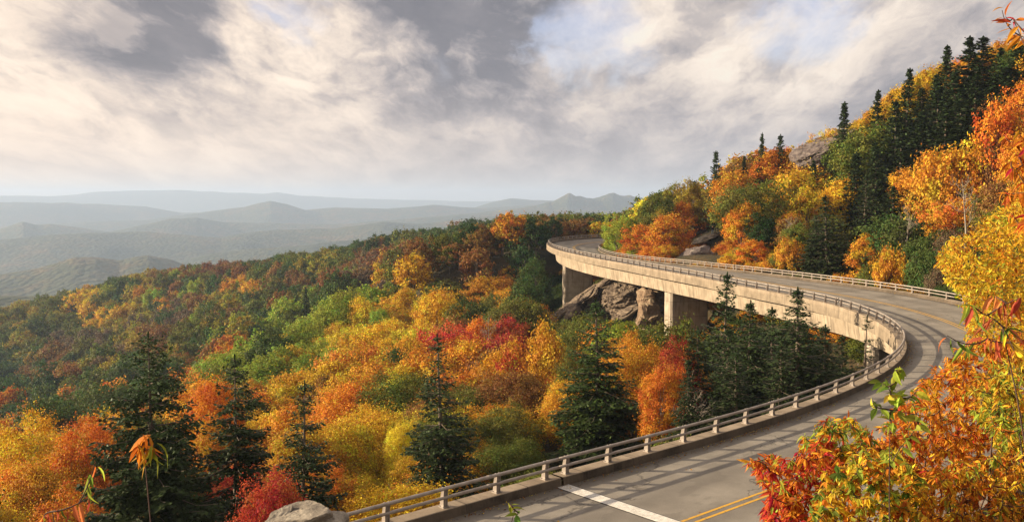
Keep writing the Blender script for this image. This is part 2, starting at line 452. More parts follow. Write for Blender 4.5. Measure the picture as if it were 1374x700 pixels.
# ================================================================== ROAD LINE
# left rail line, fitted through the posts of the photograph standing 0.3 m above the deck
KH = 0.30
def on_plane(px, py, z):
    v = dir_px(px, py); k = (z - CAM_Z) / v.z
    return np.array([v.x * k, v.y * k])
rail_px = [(562, 688), (644, 666), (741, 639), (857, 608.6), (955, 582), (1027, 560.5), (1086, 541), (1133, 523), (1174, 505),
           (1197, 491), (1211, 476), (1217, 463), (1211, 452), (1199, 440), (1179, 428), (1142, 414), (1111, 405), (1050, 393),
           (993, 383), (942, 371.5), (894, 363.5), (844, 354), (799, 346.3), (769, 340), (752, 336), (740, 331.5), (734.5, 327.5),
           (736, 324.5), (747, 322), (769, 319.8), (796, 318), (825, 317)]
raw = np.array([on_plane(x, y, KH) for x, y in rail_px])
t0 = raw[0] - raw[2]; t0 /= np.linalg.norm(t0)
t1 = raw[-1] - raw[-3]; t1 /= np.linalg.norm(t1)
bend = lambda p, t, L, k: [p + t * q * L + np.array([-t[1], t[0]]) * k * (q * L) ** 2 for q in (0.33, 0.66, 1.0)]
pts = np.array(bend(raw[0], t0, 45, 0.002)[::-1] + list(raw) + bend(raw[-1], t1, 60, -0.004))
# smooth by arc length
def resample(p, step):
    L = np.r_[0, np.cumsum(np.linalg.norm(np.diff(p, axis=0), axis=1))]
    n = int(L[-1] / step) + 1
    s = np.linspace(0, L[-1], n)
    return np.stack([np.interp(s, L, p[:, k]) for k in (0, 1)], 1), s
line, S = resample(pts, 0.5)
kern = np.exp(-0.5 * (np.arange(-24, 25) / 5.5) ** 2); kern /= kern.sum()
for _ in range(2):
    pad = np.pad(line, ((24, 24), (0, 0)), mode='edge')
    pad[:24] = line[0] - (line[1] - line[0]) * np.arange(24, 0, -1)[:, None]
    pad[-24:] = line[-1] + (line[-1] - line[-2]) * np.arange(1, 25)[:, None]
    line = np.stack([np.convolve(pad[:, k], kern, 'valid') for k in (0, 1)], 1)
S = np.r_[0, np.cumsum(np.linalg.norm(np.diff(line, axis=0), axis=1))]
tan = np.gradient(line, axis=0); tan /= np.linalg.norm(tan, axis=1)[:, None]
nrm = np.stack([tan[:, 1], -tan[:, 0]], 1)          # points from the left edge to the right edge
W = 10.9
# height of the right edge, read from the inner rail of the photograph
ipx = [(1289, 406), (1246, 397), (1179, 386), (1145, 381), (1051, 369), (997, 363.5), (975, 360), (905, 353), (864, 348.6), (817, 341.5), (801, 336)]
inner = line + nrm * W
zr_s, zr_v = [], []
for px, py in ipx:
    ang = (px - CX) / math.hypot(FPX, CY - 350) * 1.0
    v = dir_px(px, py)
    far_ok = (inner[:, 1] > 60)
    az = inner[:, 0] / inner[:, 1] - v.x / v.y
    cand = [i for i in range(len(az) - 1) if far_ok[i] and az[i] * az[i + 1] <= 0]
    if not cand: continue
    i = min(cand, key=lambda q: inner[q, 1]) if px > 1250 else cand[0]
    z = CAM_Z + v.z / v.y * inner[i, 1] - KH
    zr_s.append(S[i]); zr_v.append(z)
order = np.argsort(zr_s); zr_s = np.array(zr_s)[order]; zr_v = np.array(zr_v)[order]
zr_s = np.r_[0, 40, 60, 95, zr_s, 225, 260, 330]; zr_v = np.r_[0.1, 0.15, 0.25, 0.38, zr_v, -1.2, -0.8, -0.5]
ZR = np.interp(S, zr_s, zr_v)
ZR = np.convolve(np.pad(ZR, 20, mode='edge'), np.ones(41) / 41, 'valid')
S_JOINT = 51.0

def idx(s): return int(np.clip(np.searchsorted(S, s), 0, len(S) - 1))
def road_pt(s, u, dz=0.0):
    """point s metres along, u metres right of the left rail line, dz above the deck surface"""
    x = np.interp(s, S, line[:, 0]); y = np.interp(s, S, line[:, 1])
    nx = np.interp(s, S, nrm[:, 0]); ny = np.interp(s, S, nrm[:, 1]); q = math.hypot(nx, ny)
    z = np.interp(s, S, ZR) * u / W
    return np.array([x + nx / q * u, y + ny / q * u, z + dz])
def sweep(name, s0, s1, prof, mat, parent=None, step=1.0, closed=False, smooth=False, origin_uv=0.0):
    """prof: list of (u, dz); swept along the road, UV in metres"""
    ss = np.unique(np.r_[np.arange(s0, s1, step), s1])
    prof = list(prof) + ([prof[0]] if closed else [])
    A = np.array([[road_pt(s, u, z) for u, z in prof] for s in ss])
    L = np.r_[0, np.cumsum(np.hypot(np.diff([p[0] for p in prof]), np.diff([p[1] for p in prof])))]
    uvs = np.stack(np.broadcast_arrays(ss[:, None], (L + origin_uv)[None, :]), -1)
    return sheet(name, A[..., 0], A[..., 1], A[..., 2], mat, uvs, parent, smooth)
S_END = S[-1] - 1

# road surface: crossfall, worn asphalt
us = [(u, 0.004) for u in np.linspace(0.28, W - 0.28, 9)]
A0 = sweep('road', 0, S_END, us, M_asph, origin_uv=0.28)
tag(A0, 'worn grey brown asphalt road curving along the mountainside', kind='structure')
for k, off in enumerate((-0.16, 0.16)):
    o = sweep('road_marking', 2, S_END, [(W / 2 + off - 0.055, 0.009), (W / 2 + off + 0.055, 0.009)], M_yel, step=0.7)
    tag(o, 'worn yellow line, one of the pair along the middle of the road', kind='structure')

# ------------------------------------------------------------------ viaduct
vb = empty('viaduct', road_pt(120, W / 2)); tag(vb, 'curving concrete viaduct carrying the road round the hillside on piers', 'viaduct')
def under(o, root):
    o.parent = root; o.matrix_parent_inverse = root.matrix_world.inverted() if False else o.matrix_parent_inverse
    o.location = (-root.location[0], -root.location[1], -root.location[2])
    return o
D0, D1 = S_JOINT + 0.5, 285
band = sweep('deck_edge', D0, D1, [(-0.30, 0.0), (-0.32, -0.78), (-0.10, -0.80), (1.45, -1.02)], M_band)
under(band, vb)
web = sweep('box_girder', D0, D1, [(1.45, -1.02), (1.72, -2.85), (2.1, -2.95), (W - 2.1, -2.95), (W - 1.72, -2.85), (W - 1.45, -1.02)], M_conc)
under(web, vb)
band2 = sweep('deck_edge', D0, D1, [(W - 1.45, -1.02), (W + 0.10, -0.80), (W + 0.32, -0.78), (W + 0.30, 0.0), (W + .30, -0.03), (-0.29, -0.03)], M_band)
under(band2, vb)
# expansion joint across the near end: steel ribs with dark seals
A = MB(); B_ = MB()
def cross_strip(mb, s, wid, z0, z1, u0=0.32, u1=W - 0.32, n=6, skew=0.0):
    uu_ = np.linspace(u0, u1, n)
    for a, b in zip(uu_[:-1], uu_[1:]):
        q = [road_pt(s - wid / 2, a, z1), road_pt(s - wid / 2, b, z1), road_pt(s + wid / 2, b, z1), road_pt(s + wid / 2, a, z1),
             road_pt(s - wid / 2, a, z0), road_pt(s - wid / 2, b, z0), road_pt(s + wid / 2, b, z0), road_pt(s + wid / 2, a, z0)]
        mb.add(q, [(0, 1, 2, 3), (0, 4, 5, 1), (3, 2, 6, 7)])
for k in range(6): cross_strip(A, S_JOINT - 0.225 + k * 0.09, 0.062, 0.0, 0.022)
cross_strip(B_, S_JOINT, 0.62, -0.02, 0.012)
ej = A.build('expansion_joint', M_joint); under(ej, vb)
se = B_.build('seal', M_seal); se.parent = ej
# piers
def pier(s, u0, u1, th, zb, cap=0.0):
    m_ = MB(); ta = (road_pt(s + .5, 5) - road_pt(s - .5, 5)); ta[2] = 0; ta /= np.linalg.norm(ta)
    ring = []
    ch = 0.28
    zt = -2.96
    prof = [(u0, -th / 2 + ch), (u0 + ch, -th / 2), (u1 - ch, -th / 2), (u1, -th / 2 + ch), (u1, th / 2 - ch), (u1 - ch, th / 2), (u0 + ch, th / 2), (u0, th / 2 - ch)]
    top = []; bot = []
    for u_, k_ in prof:
        b_ = road_pt(s, u_); zt_ = road_pt(s, u_)[2] + zt
        p_ = b_ + ta * k_
        top.append([p_[0], p_[1], zt_]); bot.append([p_[0], p_[1], zb])
    nlev = 6
    V_ = []
    for q in range(nlev + 1):
        f_ = q / nlev
        V_ += [list(np.array(t_) * (1 - f_) + np.array(b_) * f_) for t_, b_ in zip(top, bot)]
    F_ = [(q * 8 + i, q * 8 + (i + 1) % 8, q * 8 + 8 + (i + 1) % 8, q * 8 + 8 + i) for q in range(nlev) for i in range(8)]
    m_.add(V_, F_)
    o = m_.build('pier', M_pier); under(o, vb); return o
def pier_mat():
    m, t, out = mat('pier_concrete')
    g = t.node('ShaderNodeTexCoord').outputs['Object']
    sp = t.node('ShaderNodeSeparateXYZ', ins={0: g})
    n = t.noise(g, 0.9, 8, 0.62); fine = t.noise(g, 12, 5, 0.7)
    col = t.ramp(t.math('ADD', t.math('MULTIPLY', n, 0.7), t.math('MULTIPLY', fine, 0.3)), [(0.34, (0.27, 0.22, 0.17)), (0.62, (0.48, 0.41, 0.33))])
    runs = t.noise(t.mapping(g, scale=(1, 1, 0.08)), 2.2, 6, 0.66)
    col = t.mix(t.math('MULTIPLY', t.maprange(runs, 0.5, 0.7), 0.7), col, (0.12, 0.095, 0.07, 1))
    jt = t.math('LESS_THAN', t.math('FRACT', t.math('DIVIDE', sp.outputs[2], 2.1)), 0.022)
    col = t.mix(t.math('MULTIPLY', jt, 0.7), col, (0.06, 0.05, 0.04, 1))
    principled(t, out, col, 0.88, t.math('SUBTRACT', fine, jt), 0.35, 0.02)
    return m
M_pier = pier_mat()
def s_at_px(px, u, dz, smin=85, smax=240):
    best = min(np.arange(smin, smax, 0.25), key=lambda q: abs(project(road_pt(q, u, dz))[0] - px))
    return float(best)
sp1 = s_at_px(752, 2.3, -3, 150, 205); sp2 = s_at_px(899, 2.3, -3, 110, 180); sp3 = s_at_px(1174, 2.3, -3, 96, 112)
for s_, zb in ((sp1, -17), (sp2, -22), (sp3, -20)): pier(s_, 1.9, 7.6, 2.3, zb)
print('PIERS', sp1, sp2, sp3, [project(road_pt(q, 2.0, -3)) for q in (sp1, sp2, sp3)])

# ------------------------------------------------------------------ kerbs
kerbs = []
def kerb(side, s0, s1, label):
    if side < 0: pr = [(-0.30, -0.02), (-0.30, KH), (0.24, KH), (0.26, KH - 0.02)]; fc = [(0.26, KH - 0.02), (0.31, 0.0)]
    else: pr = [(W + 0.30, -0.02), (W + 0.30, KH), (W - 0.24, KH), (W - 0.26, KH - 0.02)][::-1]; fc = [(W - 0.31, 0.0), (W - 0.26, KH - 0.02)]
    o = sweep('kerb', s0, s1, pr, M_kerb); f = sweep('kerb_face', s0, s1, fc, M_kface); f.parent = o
    tag(o, label, 'kerb', 'concrete kerbs under the guardrails'); kerbs.append(o)
kerb(-1, 0, S_JOINT - 0.05, 'low concrete kerb at the bottom edge before the steel joint in the road')
kerb(-1, S_JOINT + 0.05, S_END, 'long stained concrete kerb along the outer side of the viaduct')
kerb(1, 0, S_END, 'concrete kerb on the hillside edge of the road under the inner guardrail')

# ------------------------------------------------------------------ guardrails
def post_mesh():
    """curved twin-flange aluminium bracket, local x = towards the road, y = along"""
    m_ = MB()
    H = 0.66
    zs = np.linspace(0.0, H, 9)
    front = 0.085 - 0.03 * (zs / H) ** 1.0 + 0.075 * (zs / H) ** 2.2
    back = -0.115 + 0.055 * (zs / H) + 0.06 * (zs / H) ** 2
    for y0, y1, sh in ((-0.085, -0.06, 0), (0.06, 0.085, 0)):
        V_ = []
        for z_, f_, b_ in zip(zs, front, back): V_ += [(b_, y0, z_), (f_, y0, z_), (f_, y1, z_), (b_, y1, z_)]
        F_ = [(4 * q + i, 4 * q + (i + 1) % 4, 4 * q + 4 + (i + 1) % 4, 4 * q + 4 + i) for q in range(8) for i in range(4)]
        F_ += [(3, 2, 1, 0), (32, 33, 34, 35)]
        m_.add(V_, F_)
    V_ = []
    for z_, f_, b_ in zip(zs, front, back):
        c_ = f_ - 0.03; V_ += [(c_ - 0.02, -0.06, z_), (c_, -0.06, z_), (c_, 0.06, z_), (c_ - 0.02, 0.06, z_)]
    m_.add(V_, [(4 * q + i, 4 * q + (i + 1) % 4, 4 * q + 4 + (i + 1) % 4, 4 * q + 4 + i) for q in range(8) for i in range(4)] + [(3, 2, 1, 0), (32, 33, 34, 35)])
    m_.box((0.0, 0, 0.012), (0.27, 0.25, 0.024))
    for a in (-.09, .09):
        for b in (-.1, .1): m_.tube([(a, b, 0.02), (a, b, 0.05)], 0.014, 6)
    o = m_.build('post', M_rail, link=False); return o.data
POST = post_mesh()
def guardrail(side, s0, s1, label, phase=0.0, spacing=2.15, ends=True):
    u0 = 0.0 if side < 0 else W
    sgn = 1 if side < 0 else -1
    root = empty('guardrail', road_pt((s0 + s1) / 2, u0, KH)); tag(root, label, 'guardrail', 'aluminium guardrails along the road')
    org = np.array(root.location)
    ss = np.unique(np.r_[np.arange(s0, s1, 0.6), s1])
    for dz, off, rad in ((0.62, 0.105, 0.058), (0.33, 0.10, 0.052)):
        m_ = MB(); m_.tube([road_pt(q, u0 + sgn * off, KH + dz) for q in ss], rad, 10)
        for q in np.arange(s0 + 6.4 + phase, s1 - 0.5, 6.45):      # sleeves at the splices
            m_.tube([road_pt(q - .09, u0 + sgn * off, KH + dz), road_pt(q + .09, u0 + sgn * off, KH + dz)], rad + 0.009, 10)
        o = m_.build('rail', M_rail, root, smooth=False, origin=None); o.location = tuple(-org)
        o.data.polygons.foreach_set('use_smooth', [len(p.vertices) == 4 for p in o.data.polygons])
    for q in np.arange(s0 + 0.35 + phase, s1, spacing):
        p_ = road_pt(q, u0, KH); ta = road_pt(q + .3, u0) - road_pt(q - .3, u0)
        o = bpy.data.objects.new('post', POST); sc.collection.objects.link(o); o.parent = root
        o.location = tuple(p_ - org)
        o.rotation_euler = (0, 0, math.atan2(ta[1], ta[0]) - math.pi / 2 + (0 if side < 0 else math.pi))
    return root
guardrail(-1, 41.5, S_JOINT - 0.02, 'short run of pipe guardrail at the bottom of the picture, before the steel joint')
guardrail(-1, S_JOINT + 0.02, 110, 'long curved pipe guardrail sweeping round the near bend of the road', 0.05)
guardrail(-1, 110.15, 186, 'pipe guardrail on the outer edge of the viaduct above the middle pier')
guardrail(-1, 186.15, S_END - 2, 'pipe guardrail rounding the far left end of the viaduct')
guardrail(1, 72, 150, 'pipe guardrail on the hillside edge of the road, nearest the yellow tree')
guardrail(1, 150.15, S_END - 2, 'pipe guardrail on the hillside edge far along the viaduct, below the orange trees')

# ================================================================== TERRAIN
ctrl = []   # x, y, ground z
def canopy(px, py, d, h=8.0):
    p = P(px, py, d); ctrl.append((p[0], p[1], p[2] - h))
def gp(x, y, z): ctrl.append((x, y, z))
for a in [(0, 418, 650, 9), (98, 392, 620, 9), (203, 366, 580, 9), (327, 355, 540, 9), (449, 337, 500, 9), (515, 319, 450, 9), (646, 301, 400, 9),
          (705, 294, 380, 9), (777, 294, 350, 9), (853, 291, 330, 9),
          (0, 470, 470, 9), (100, 470, 420, 9), (200, 430, 440, 9), (300, 410, 400, 9), (400, 390, 380, 9), (550, 345, 350, 9), (650, 330, 310, 9), (720, 318, 280, 8),
          (0, 540, 300, 9), (100, 540, 260, 9), (60, 600, 150, 8), (250, 480, 290, 9), (350, 440, 300, 9), (420, 400, 300, 9), (500, 372, 290, 9),
          (480, 420, 200, 8), (400, 470, 170, 8), (330, 525, 140, 8), (560, 380, 220, 8), (640, 370, 225, 8), (600, 430, 160, 8), (500, 500, 115, 8),
          (650, 450, 130, 8), (700, 470, 112, 7), (400, 600, 72, 7), (500, 570, 82, 7), (300, 640, 58, 7), (610, 540, 76, 7), (690, 540, 66, 7),
          (790, 500, 78, 7), (850, 465, 92, 6), (100, 640, 60, 7), (0, 650, 66, 7), (220, 590, 95, 8), (710, 400, 190, 8), (690, 350, 240, 8),
          (-150, 480, 650, 9), (-150, 620, 300, 9)]: canopy(*a)
for s_ in range(62, 225, 9):                 # hillside edge and the drop outside the viaduct
    p = road_pt(s_, W + 2.0); gp(p[0], p[1], p[2] - 0.6)
    dd = -9.0 if s_ > 95 else -6.0
    dp = float(np.interp(s_, [100, 125, 205, 225], [0, 6.5, 6.5, 0]))
    p = road_pt(s_, -4.0); gp(p[0], p[1], dd - dp)
    if dp > 3:
        p = road_pt(s_, 4.0); gp(p[0], p[1], dd - dp + 2); p = road_pt(s_, -14.0); gp(p[0], p[1], dd - dp - 2.5)
for s_ in range(235, 330, 15):
    p = road_pt(s_, W + 3); gp(p[0], p[1], -0.4); p = road_pt(s_, -4); gp(p[0], p[1], -1.5)
    p = road_pt(s_, -25); gp(p[0], p[1], -3)
for s_ in range(0, 62, 8):
    p = road_pt(s_, W + 0.8); gp(p[0], p[1], -0.1); p = road_pt(s_, -2.0); gp(p[0], p[1], -2.0 if s_ < 50 else -4.5)
    p = road_pt(s_, -9); gp(p[0], p[1], -7.5)
gp(0, 0, 8.25); gp(-2, -3, 8.6); gp(3, 2, 8.2); gp(0, 5, 5.6); gp(5, 6, 6.6); gp(9, 10, 6.0); gp(-6, 4, 4.6); gp(-9, 0, 5); gp(12, 20, 4.2); gp(22, 30, 4.8); gp(20, 8, 10); gp(34, 42, 5.5)
gp(45, 60, 7); gp(44, 72, 2.0); gp(0, -20, 10); gp(30, -20, 18); gp(-40, -30, -14); gp(40, 20, 19); gp(70, 50, 24)
for a in [(974, 233, 178, 9), (1019, 201, 172, 8), (1074, 202, 165, 8), (1115, 192, 160, 8), (1165, 160, 150, 9), (1234, 104, 142, 10), (1303, 50, 130, 12),
          (1374, 40, 118, 12), (887, 256, 195, 8), (900, 330, 165, 4), (956, 320, 188, 0.2), (940, 327, 184, 0.2), (975, 318, 186, 0.5), (1000, 300, 160, 7), (1060, 300, 138, 7), (1130, 300, 125, 7),
          (1200, 300, 112, 7), (1270, 300, 100, 7), (1100, 250, 152, 8), (1200, 220, 132, 8), (1300, 200, 112, 8), (1360, 260, 88, 8), (1160, 340, 104, 6), (1240, 350, 98, 6)]: canopy(*a)
gp(120, 130, 52); gp(100, 180, 42); gp(80, 230, 24); gp(60, 220, 8); gp(120, 260, 40); gp(95, 80, 40); gp(140, 60, 60); gp(100, 320, 8)
gp(-60, 20, -22); gp(-120, 10, -44); gp(-40, 30, -13); gp(-90, 60, -30); gp(-180, 80, -60)
gp(-300, 100, -95); gp(-250, 760, -120); gp(0, 700, -85); gp(-60, 560, -60); gp(100, 520, -40); gp(-420, 420, -120); gp(-420, 780, -140); gp(250, 560, -40); gp(260, 300, 30); gp(300, 100, 80)
C_ = np.array(ctrl)
skyline = [(-400, 480), (0, 417), (98, 390), (203, 365), (327, 353), (449, 335), (515, 318), (646, 299), (705, 293), (777, 293), (845, 290), (870, 268), (889, 256), (915, 262), (940, 252), (974, 236),
           (1000, 218), (1019, 206), (1074, 205), (1115, 193), (1165, 162), (1197, 134), (1234, 108), (1303, 84), (1374, 60), (1800, -80)]
def tps_k(r2): return 0.5 * r2 * np.log(r2 + 1e-6)
def tps_fit(C_, lam):
    n = len(C_); xy = C_[:, :2] / 100.0
    r2 = ((xy[:, None] - xy[None]) ** 2).sum(-1)
    K = tps_k(r2) + lam * np.eye(n); Pm = np.c_[np.ones(n), xy]
    M_ = np.block([[K, Pm], [Pm.T, np.zeros((3, 3))]])
    return np.linalg.solve(M_, np.r_[C_[:, 2], 0, 0, 0])
TW = tps_fit(C_, 0.0006)
def tps(x, y):
    x = np.asarray(x, float).ravel() / 100; y = np.asarray(y, float).ravel() / 100
    out = np.empty(len(x)); cx, cy = C_[:, 0] / 100, C_[:, 1] / 100
    for a in range(0, len(x), 20000):
        b = slice(a, a + 20000)
        r2 = (x[b, None] - cx) ** 2 + (y[b, None] - cy) ** 2
        out[b] = tps_k(r2) @ TW[:-3] + TW[-3] + TW[-2] * x[b] + TW[-1] * y[b]
    return out
def road_coords(x, y):
    """nearest s index and signed u (m right of the left rail)"""
    x = np.asarray(x, float).ravel(); y = np.asarray(y, float).ravel()
    ln = line[::4]; nn = nrm[::4]; ii = np.arange(len(line))[::4]
    best_d = np.full(len(x), 1e9); bi = np.zeros(len(x), int)
    mid = ln + nn * W / 2
    for a in range(0, len(x), 20000):
        b = slice(a, a + 20000)
        d2 = (x[b, None] - mid[:, 0]) ** 2 + (y[b, None] - mid[:, 1]) ** 2
        k = d2.argmin(1); bi[b] = k; best_d[b] = np.sqrt(d2[np.arange(len(k)), k])
    dxy = np.stack([x - ln[bi, 0], y - ln[bi, 1]], 1)
    return ii[bi], (dxy * nn[bi]).sum(1), best_d
def near_ground(x, y):
    z = tps(x, y)
    k, u_, dm = road_coords(x, y)
    s_ = S[k]
    zr = ZR[k] * np.clip(u_, 0, W) / W
    # the ridge line: the wood on top of it ends at the crest seen from the road
    r_ = np.asarray(y, float).ravel(); px_ = CX + FPX / math.cos(PITCH) * np.asarray(x, float).ravel() / np.maximum(r_, 1)
    crest_z = CAM_Z + (HORIZ - np.interp(px_, *np.array(skyline).T)) / FPX * r_ - np.interp(r_, [60, 150, 300, 700], [6.5, 8.0, 8.5, 9.0])
    wgt = np.clip((r_ - 80) / 40, 0, 1) * np.clip((dm - 6) / 10, 0, 1) * ((px_ > -400) & (px_ < 1800))
    z = z - np.maximum(z - crest_z, 0) * wgt
    # the bed under and beside the road
    depth = np.where(s_ < 54, 0.25, np.where(s_ < 235, 3.6, 0.3))
    depth = np.interp(s_, [0, 50, 58, 228, 240, 400], [0.25, 0.25, 3.6, 3.6, 0.3, 0.3])
    depth = depth + np.interp(s_, [115, 135, 200, 218], [0, 7.0, 7.0, 0]) * np.interp(u_, [3.0, 9.0], [1, 0])
    depth_in = np.interp(u_, [0, W - 3.5, W - 0.4, W + 3, W + 8], [1, 1, 0.1, 0.08, 0.0]) * depth
    lim = zr - np.maximum(depth_in, 0.25)
    w_ = np.clip(1 - (dm - (W / 2 + 0.8)) / 5.0, 0, 1)
    over = np.maximum(z - lim, 0)
    z = z - over * np.clip(w_ * 1.6, 0, 1)
    # on-grade near stretch: the ground carries the road
    on = np.clip(1 - (dm - (W / 2 + 0.5)) / 2.5, 0, 1) * np.clip((54 - s_) / 3, 0, 1)
    z = z * (1 - on) + (zr - 0.25) * on
    return z

def interp_prof(px, prof):
    a = np.array(prof, float); return np.interp(px, a[:, 0], a[:, 1])
ridges = [  # distance, half width, crest profile in the photograph
    (1400, 520, [(-500, 400), (-150, 376), (0, 380), (49, 382), (98, 388), (160, 400), (260, 430), (700, 470), (2000, 480)]),
    (2500, 650, [(-500, 372), (-200, 362), (0, 354), (49, 348), (98, 336.5), (125, 337), (157, 342), (180, 338), (196, 336.5), (229, 343), (259, 355), (320, 372), (500, 390), (2000, 400)]),
    (3300, 700, [(-500, 370), (0, 372), (180, 356), (229, 347), (280, 336), (330, 331), (400, 328), (450, 322), (520, 318), (600, 325), (760, 330), (2000, 330)]),
    (4200, 800, [(-500, 320), (0, 314), (65, 309), (130, 307.5), (196, 307), (295, 316), (330, 310), (360, 307), (450, 305), (515, 297), (560, 300), (633, 292), (705, 287), (780, 292), (950, 296), (2000, 300)]),
    (5400, 900, [(-500, 312), (-100, 305), (0, 301), (29, 292.5), (49, 297), (65, 296), (98, 300), (147, 307), (229, 291), (262, 290), (300, 296), (450, 300), (600, 289), (700, 280), (870, 284), (1000, 288), (2000, 290)]),
    (5800, 700, [(-500, 420), (500, 330), (560, 300), (620, 287), (660, 283), (700, 278.5), (722, 274), (734, 270), (741, 270.5), (750, 266), (757, 262), (763, 258), (767, 258.5), (772, 262), (779, 262.5), (787, 265.5), (796, 266), (804, 263.5), (809, 261.5), (817, 258.5), (824, 258), (831, 262), (838, 263), (845, 261.5), (853, 264.5), (862, 265), (869, 261.5), (876, 260), (884, 256), (900, 259), (950, 264), (1100, 272), (2000, 278)]),
    (6800, 1000, [(-500, 300), (0, 298), (200, 292), (262, 284), (327, 277), (345, 272), (363, 268.5), (385, 273), (409, 281), (450, 277.5), (520, 279.5), (581, 274.5), (646, 279), (700, 275), (900, 274), (2000, 278)]),
    (8300, 1100, [(-500, 276), (-100, 271), (0, 270), (90, 271), (196, 275.5), (242, 284), (400, 284), (560, 280), (637, 278), (660, 271), (686, 266), (738, 269), (800, 270), (900, 266), (1100, 270), (2000, 272)]),
    (13000, 1600, [(-500, 261), (-100, 262), (80, 263), (140, 257), (200, 256), (229, 255), (300, 258), (353, 260), (372, 258), (400, 262), (480, 266), (640, 270), (900, 266), (2000, 266)]),
]
def vnoise(x, y, sc_, seed):
    a = np.random.default_rng(seed); out = 0
    for k in range(5):
        th = a.uniform(0, 6.28); f = sc_ * a.uniform(0.7, 1.4)
        out = out + np.sin((x * math.cos(th) + y * math.sin(th)) / f * 6.28 + a.uniform(0, 6.28) + 1.3 * np.sin((x * math.sin(th) - y * math.cos(th)) / f * 4.1 + k))
    return out / 5
def far_ground(x, y):
    r = np.hypot(x, y); az = np.arctan2(x, np.maximum(y, 1e-3)); az = np.where(y < 1, np.sign(x) * 1.4, az)
    px = CX + FPX / math.cos(PITCH) * np.tan(np.clip(az, -0.9, 0.9))
    floor = np.interp(r, [600, 1100, 2500, 5000, 9000, 16000], [-130, -215, -330, -370, -380, -390]) + 14 * vnoise(x, y, 420, 3) + 20 * vnoise(x, y, 900, 4)
    z = floor
    for i, (D_, hw, prof) in enumerate(ridges):
        py = interp_prof(px, prof)
        dist = D_ + 0.5 * hw * vnoise(px * 2.0, px * 0, 640, 10 + i) * (0.5 if D_ > 4000 else 0.3)
        crest = CAM_Z + (HORIZ - py) / FPX * dist * 1.0
        q = (r - dist) / hw
        sh = np.exp(-np.abs(q) ** 1.5 * 1.8)
        spur = 1 + 0.22 * vnoise(x, y, hw * 0.9, 30 + i) * (1 - sh)
        # subtle spurs and gullies down the flanks
        gul = vnoise(px * 3.0, r * 0.5, 230, 50 + i) * hw * 0.02 * sh * (1 - np.exp(-(q * 2.2) ** 2))
        z = np.maximum(z, floor + (crest - floor) * sh * np.clip(spur, .7, 1.2) ** (1 - sh) + gul)
    return z
def ground_z(x, y):
    shp = np.shape(x); x = np.asarray(x, float).ravel(); y = np.asarray(y, float).ravel()
    r = np.hypot(x, y)
    a = near_ground(x, y); b = far_ground(x, y)
    m_ = np.clip((r - 640) / 260, 0, 1); m_ = m_ * m_ * (3 - 2 * m_)
    # behind and beside the camera the near field is kept low-order
    return (a * (1 - m_) + b * m_).reshape(shp)
azs = np.unique(np.r_[np.linspace(-180, -42, 40), np.linspace(-42, -32, 30), np.linspace(-31.9, 32, 640), np.linspace(32.2, 42, 30), np.linspace(42, 180, 40)])
rs_near = np.r_[np.linspace(1.0, 60, 60), np.geomspace(61, 260, 130), np.geomspace(264, 860, 110)]
rs_far = np.geomspace(860, 15500, 260)
def polar(rs):
    AZ, RR = np.meshgrid(np.radians(azs), rs)
    X, Y = RR * np.sin(AZ), RR * np.cos(AZ)
    return X, Y
X, Y = polar(rs_near); Z = ground_z(X, Y)
g_near = sheet('ground', X, Y, Z, M_ground); tag(g_near, 'leaf-strewn mountainside under the trees', kind='structure')
m_ = MB()
x0, y0 = X[0], Y[0]
m_.add(np.r_[[[0, 0, 8.25]], np.stack([X[0], Y[0], Z[0]], 1)], [(0, i + 2, i + 1) for i in range(len(azs) - 1)])
o = m_.build('ground', M_ground); tag(o, 'leaf-strewn rock top under the viewpoint', kind='structure')
X, Y = polar(rs_far); Z = ground_z(X, Y)
g_far = sheet('hills', X, Y, Z, M_far); tag(g_far, 'forested ridges fading one behind another to the horizon', kind='structure')
ZMIN = float(Z.min())
print('ZMIN', ZMIN, 'ZMAX', float(Z.max()))

# ------------------------------------------------------------------ haze
HAZE_TOP = max(float(Z.max()), 100) + 40
hz = MB(); hz.box((0, 0, (HAZE_TOP + ZMIN - 1) / 2), (33000, 33000, HAZE_TOP - ZMIN + 1))
m, t, out = mat('haze_air')
pv = t.node('ShaderNodeVolumePrincipled')
pv.inputs['Color'].default_value = (0.55, 0.71, 1.0, 1)
pv.inputs['Density'].default_value = 1.35e-4
pv.inputs['Anisotropy'].default_value = 0.15
t.l.new(pv.outputs[0], out.inputs['Volume'])
hb = hz.build('haze', m); tag(hb, 'pale morning haze filling the valleys', kind='stuff')

# ================================================================== TREE PROTOTYPES
def unit(v): return v / (np.linalg.norm(v, axis=-1, keepdims=True) + 1e-9)
def leaf_quads(pos, nor, ln, wd, g, spin=None):
    """diamond-ish leaf quads at pos with normals nor"""
    n = len(pos)
    r = g.normal(size=(n, 3)); a = unit(np.cross(nor, r)); b = np.cross(nor, a)
    ln = np.broadcast_to(ln, (n,))[:, None]; wd = np.broadcast_to(wd, (n,))[:, None]
    return np.stack([pos - a * ln * .5, pos + b * wd * .5 + a * ln * .05, pos + a * ln * .5, pos - b * wd * .5 + a * ln * .05], 1)

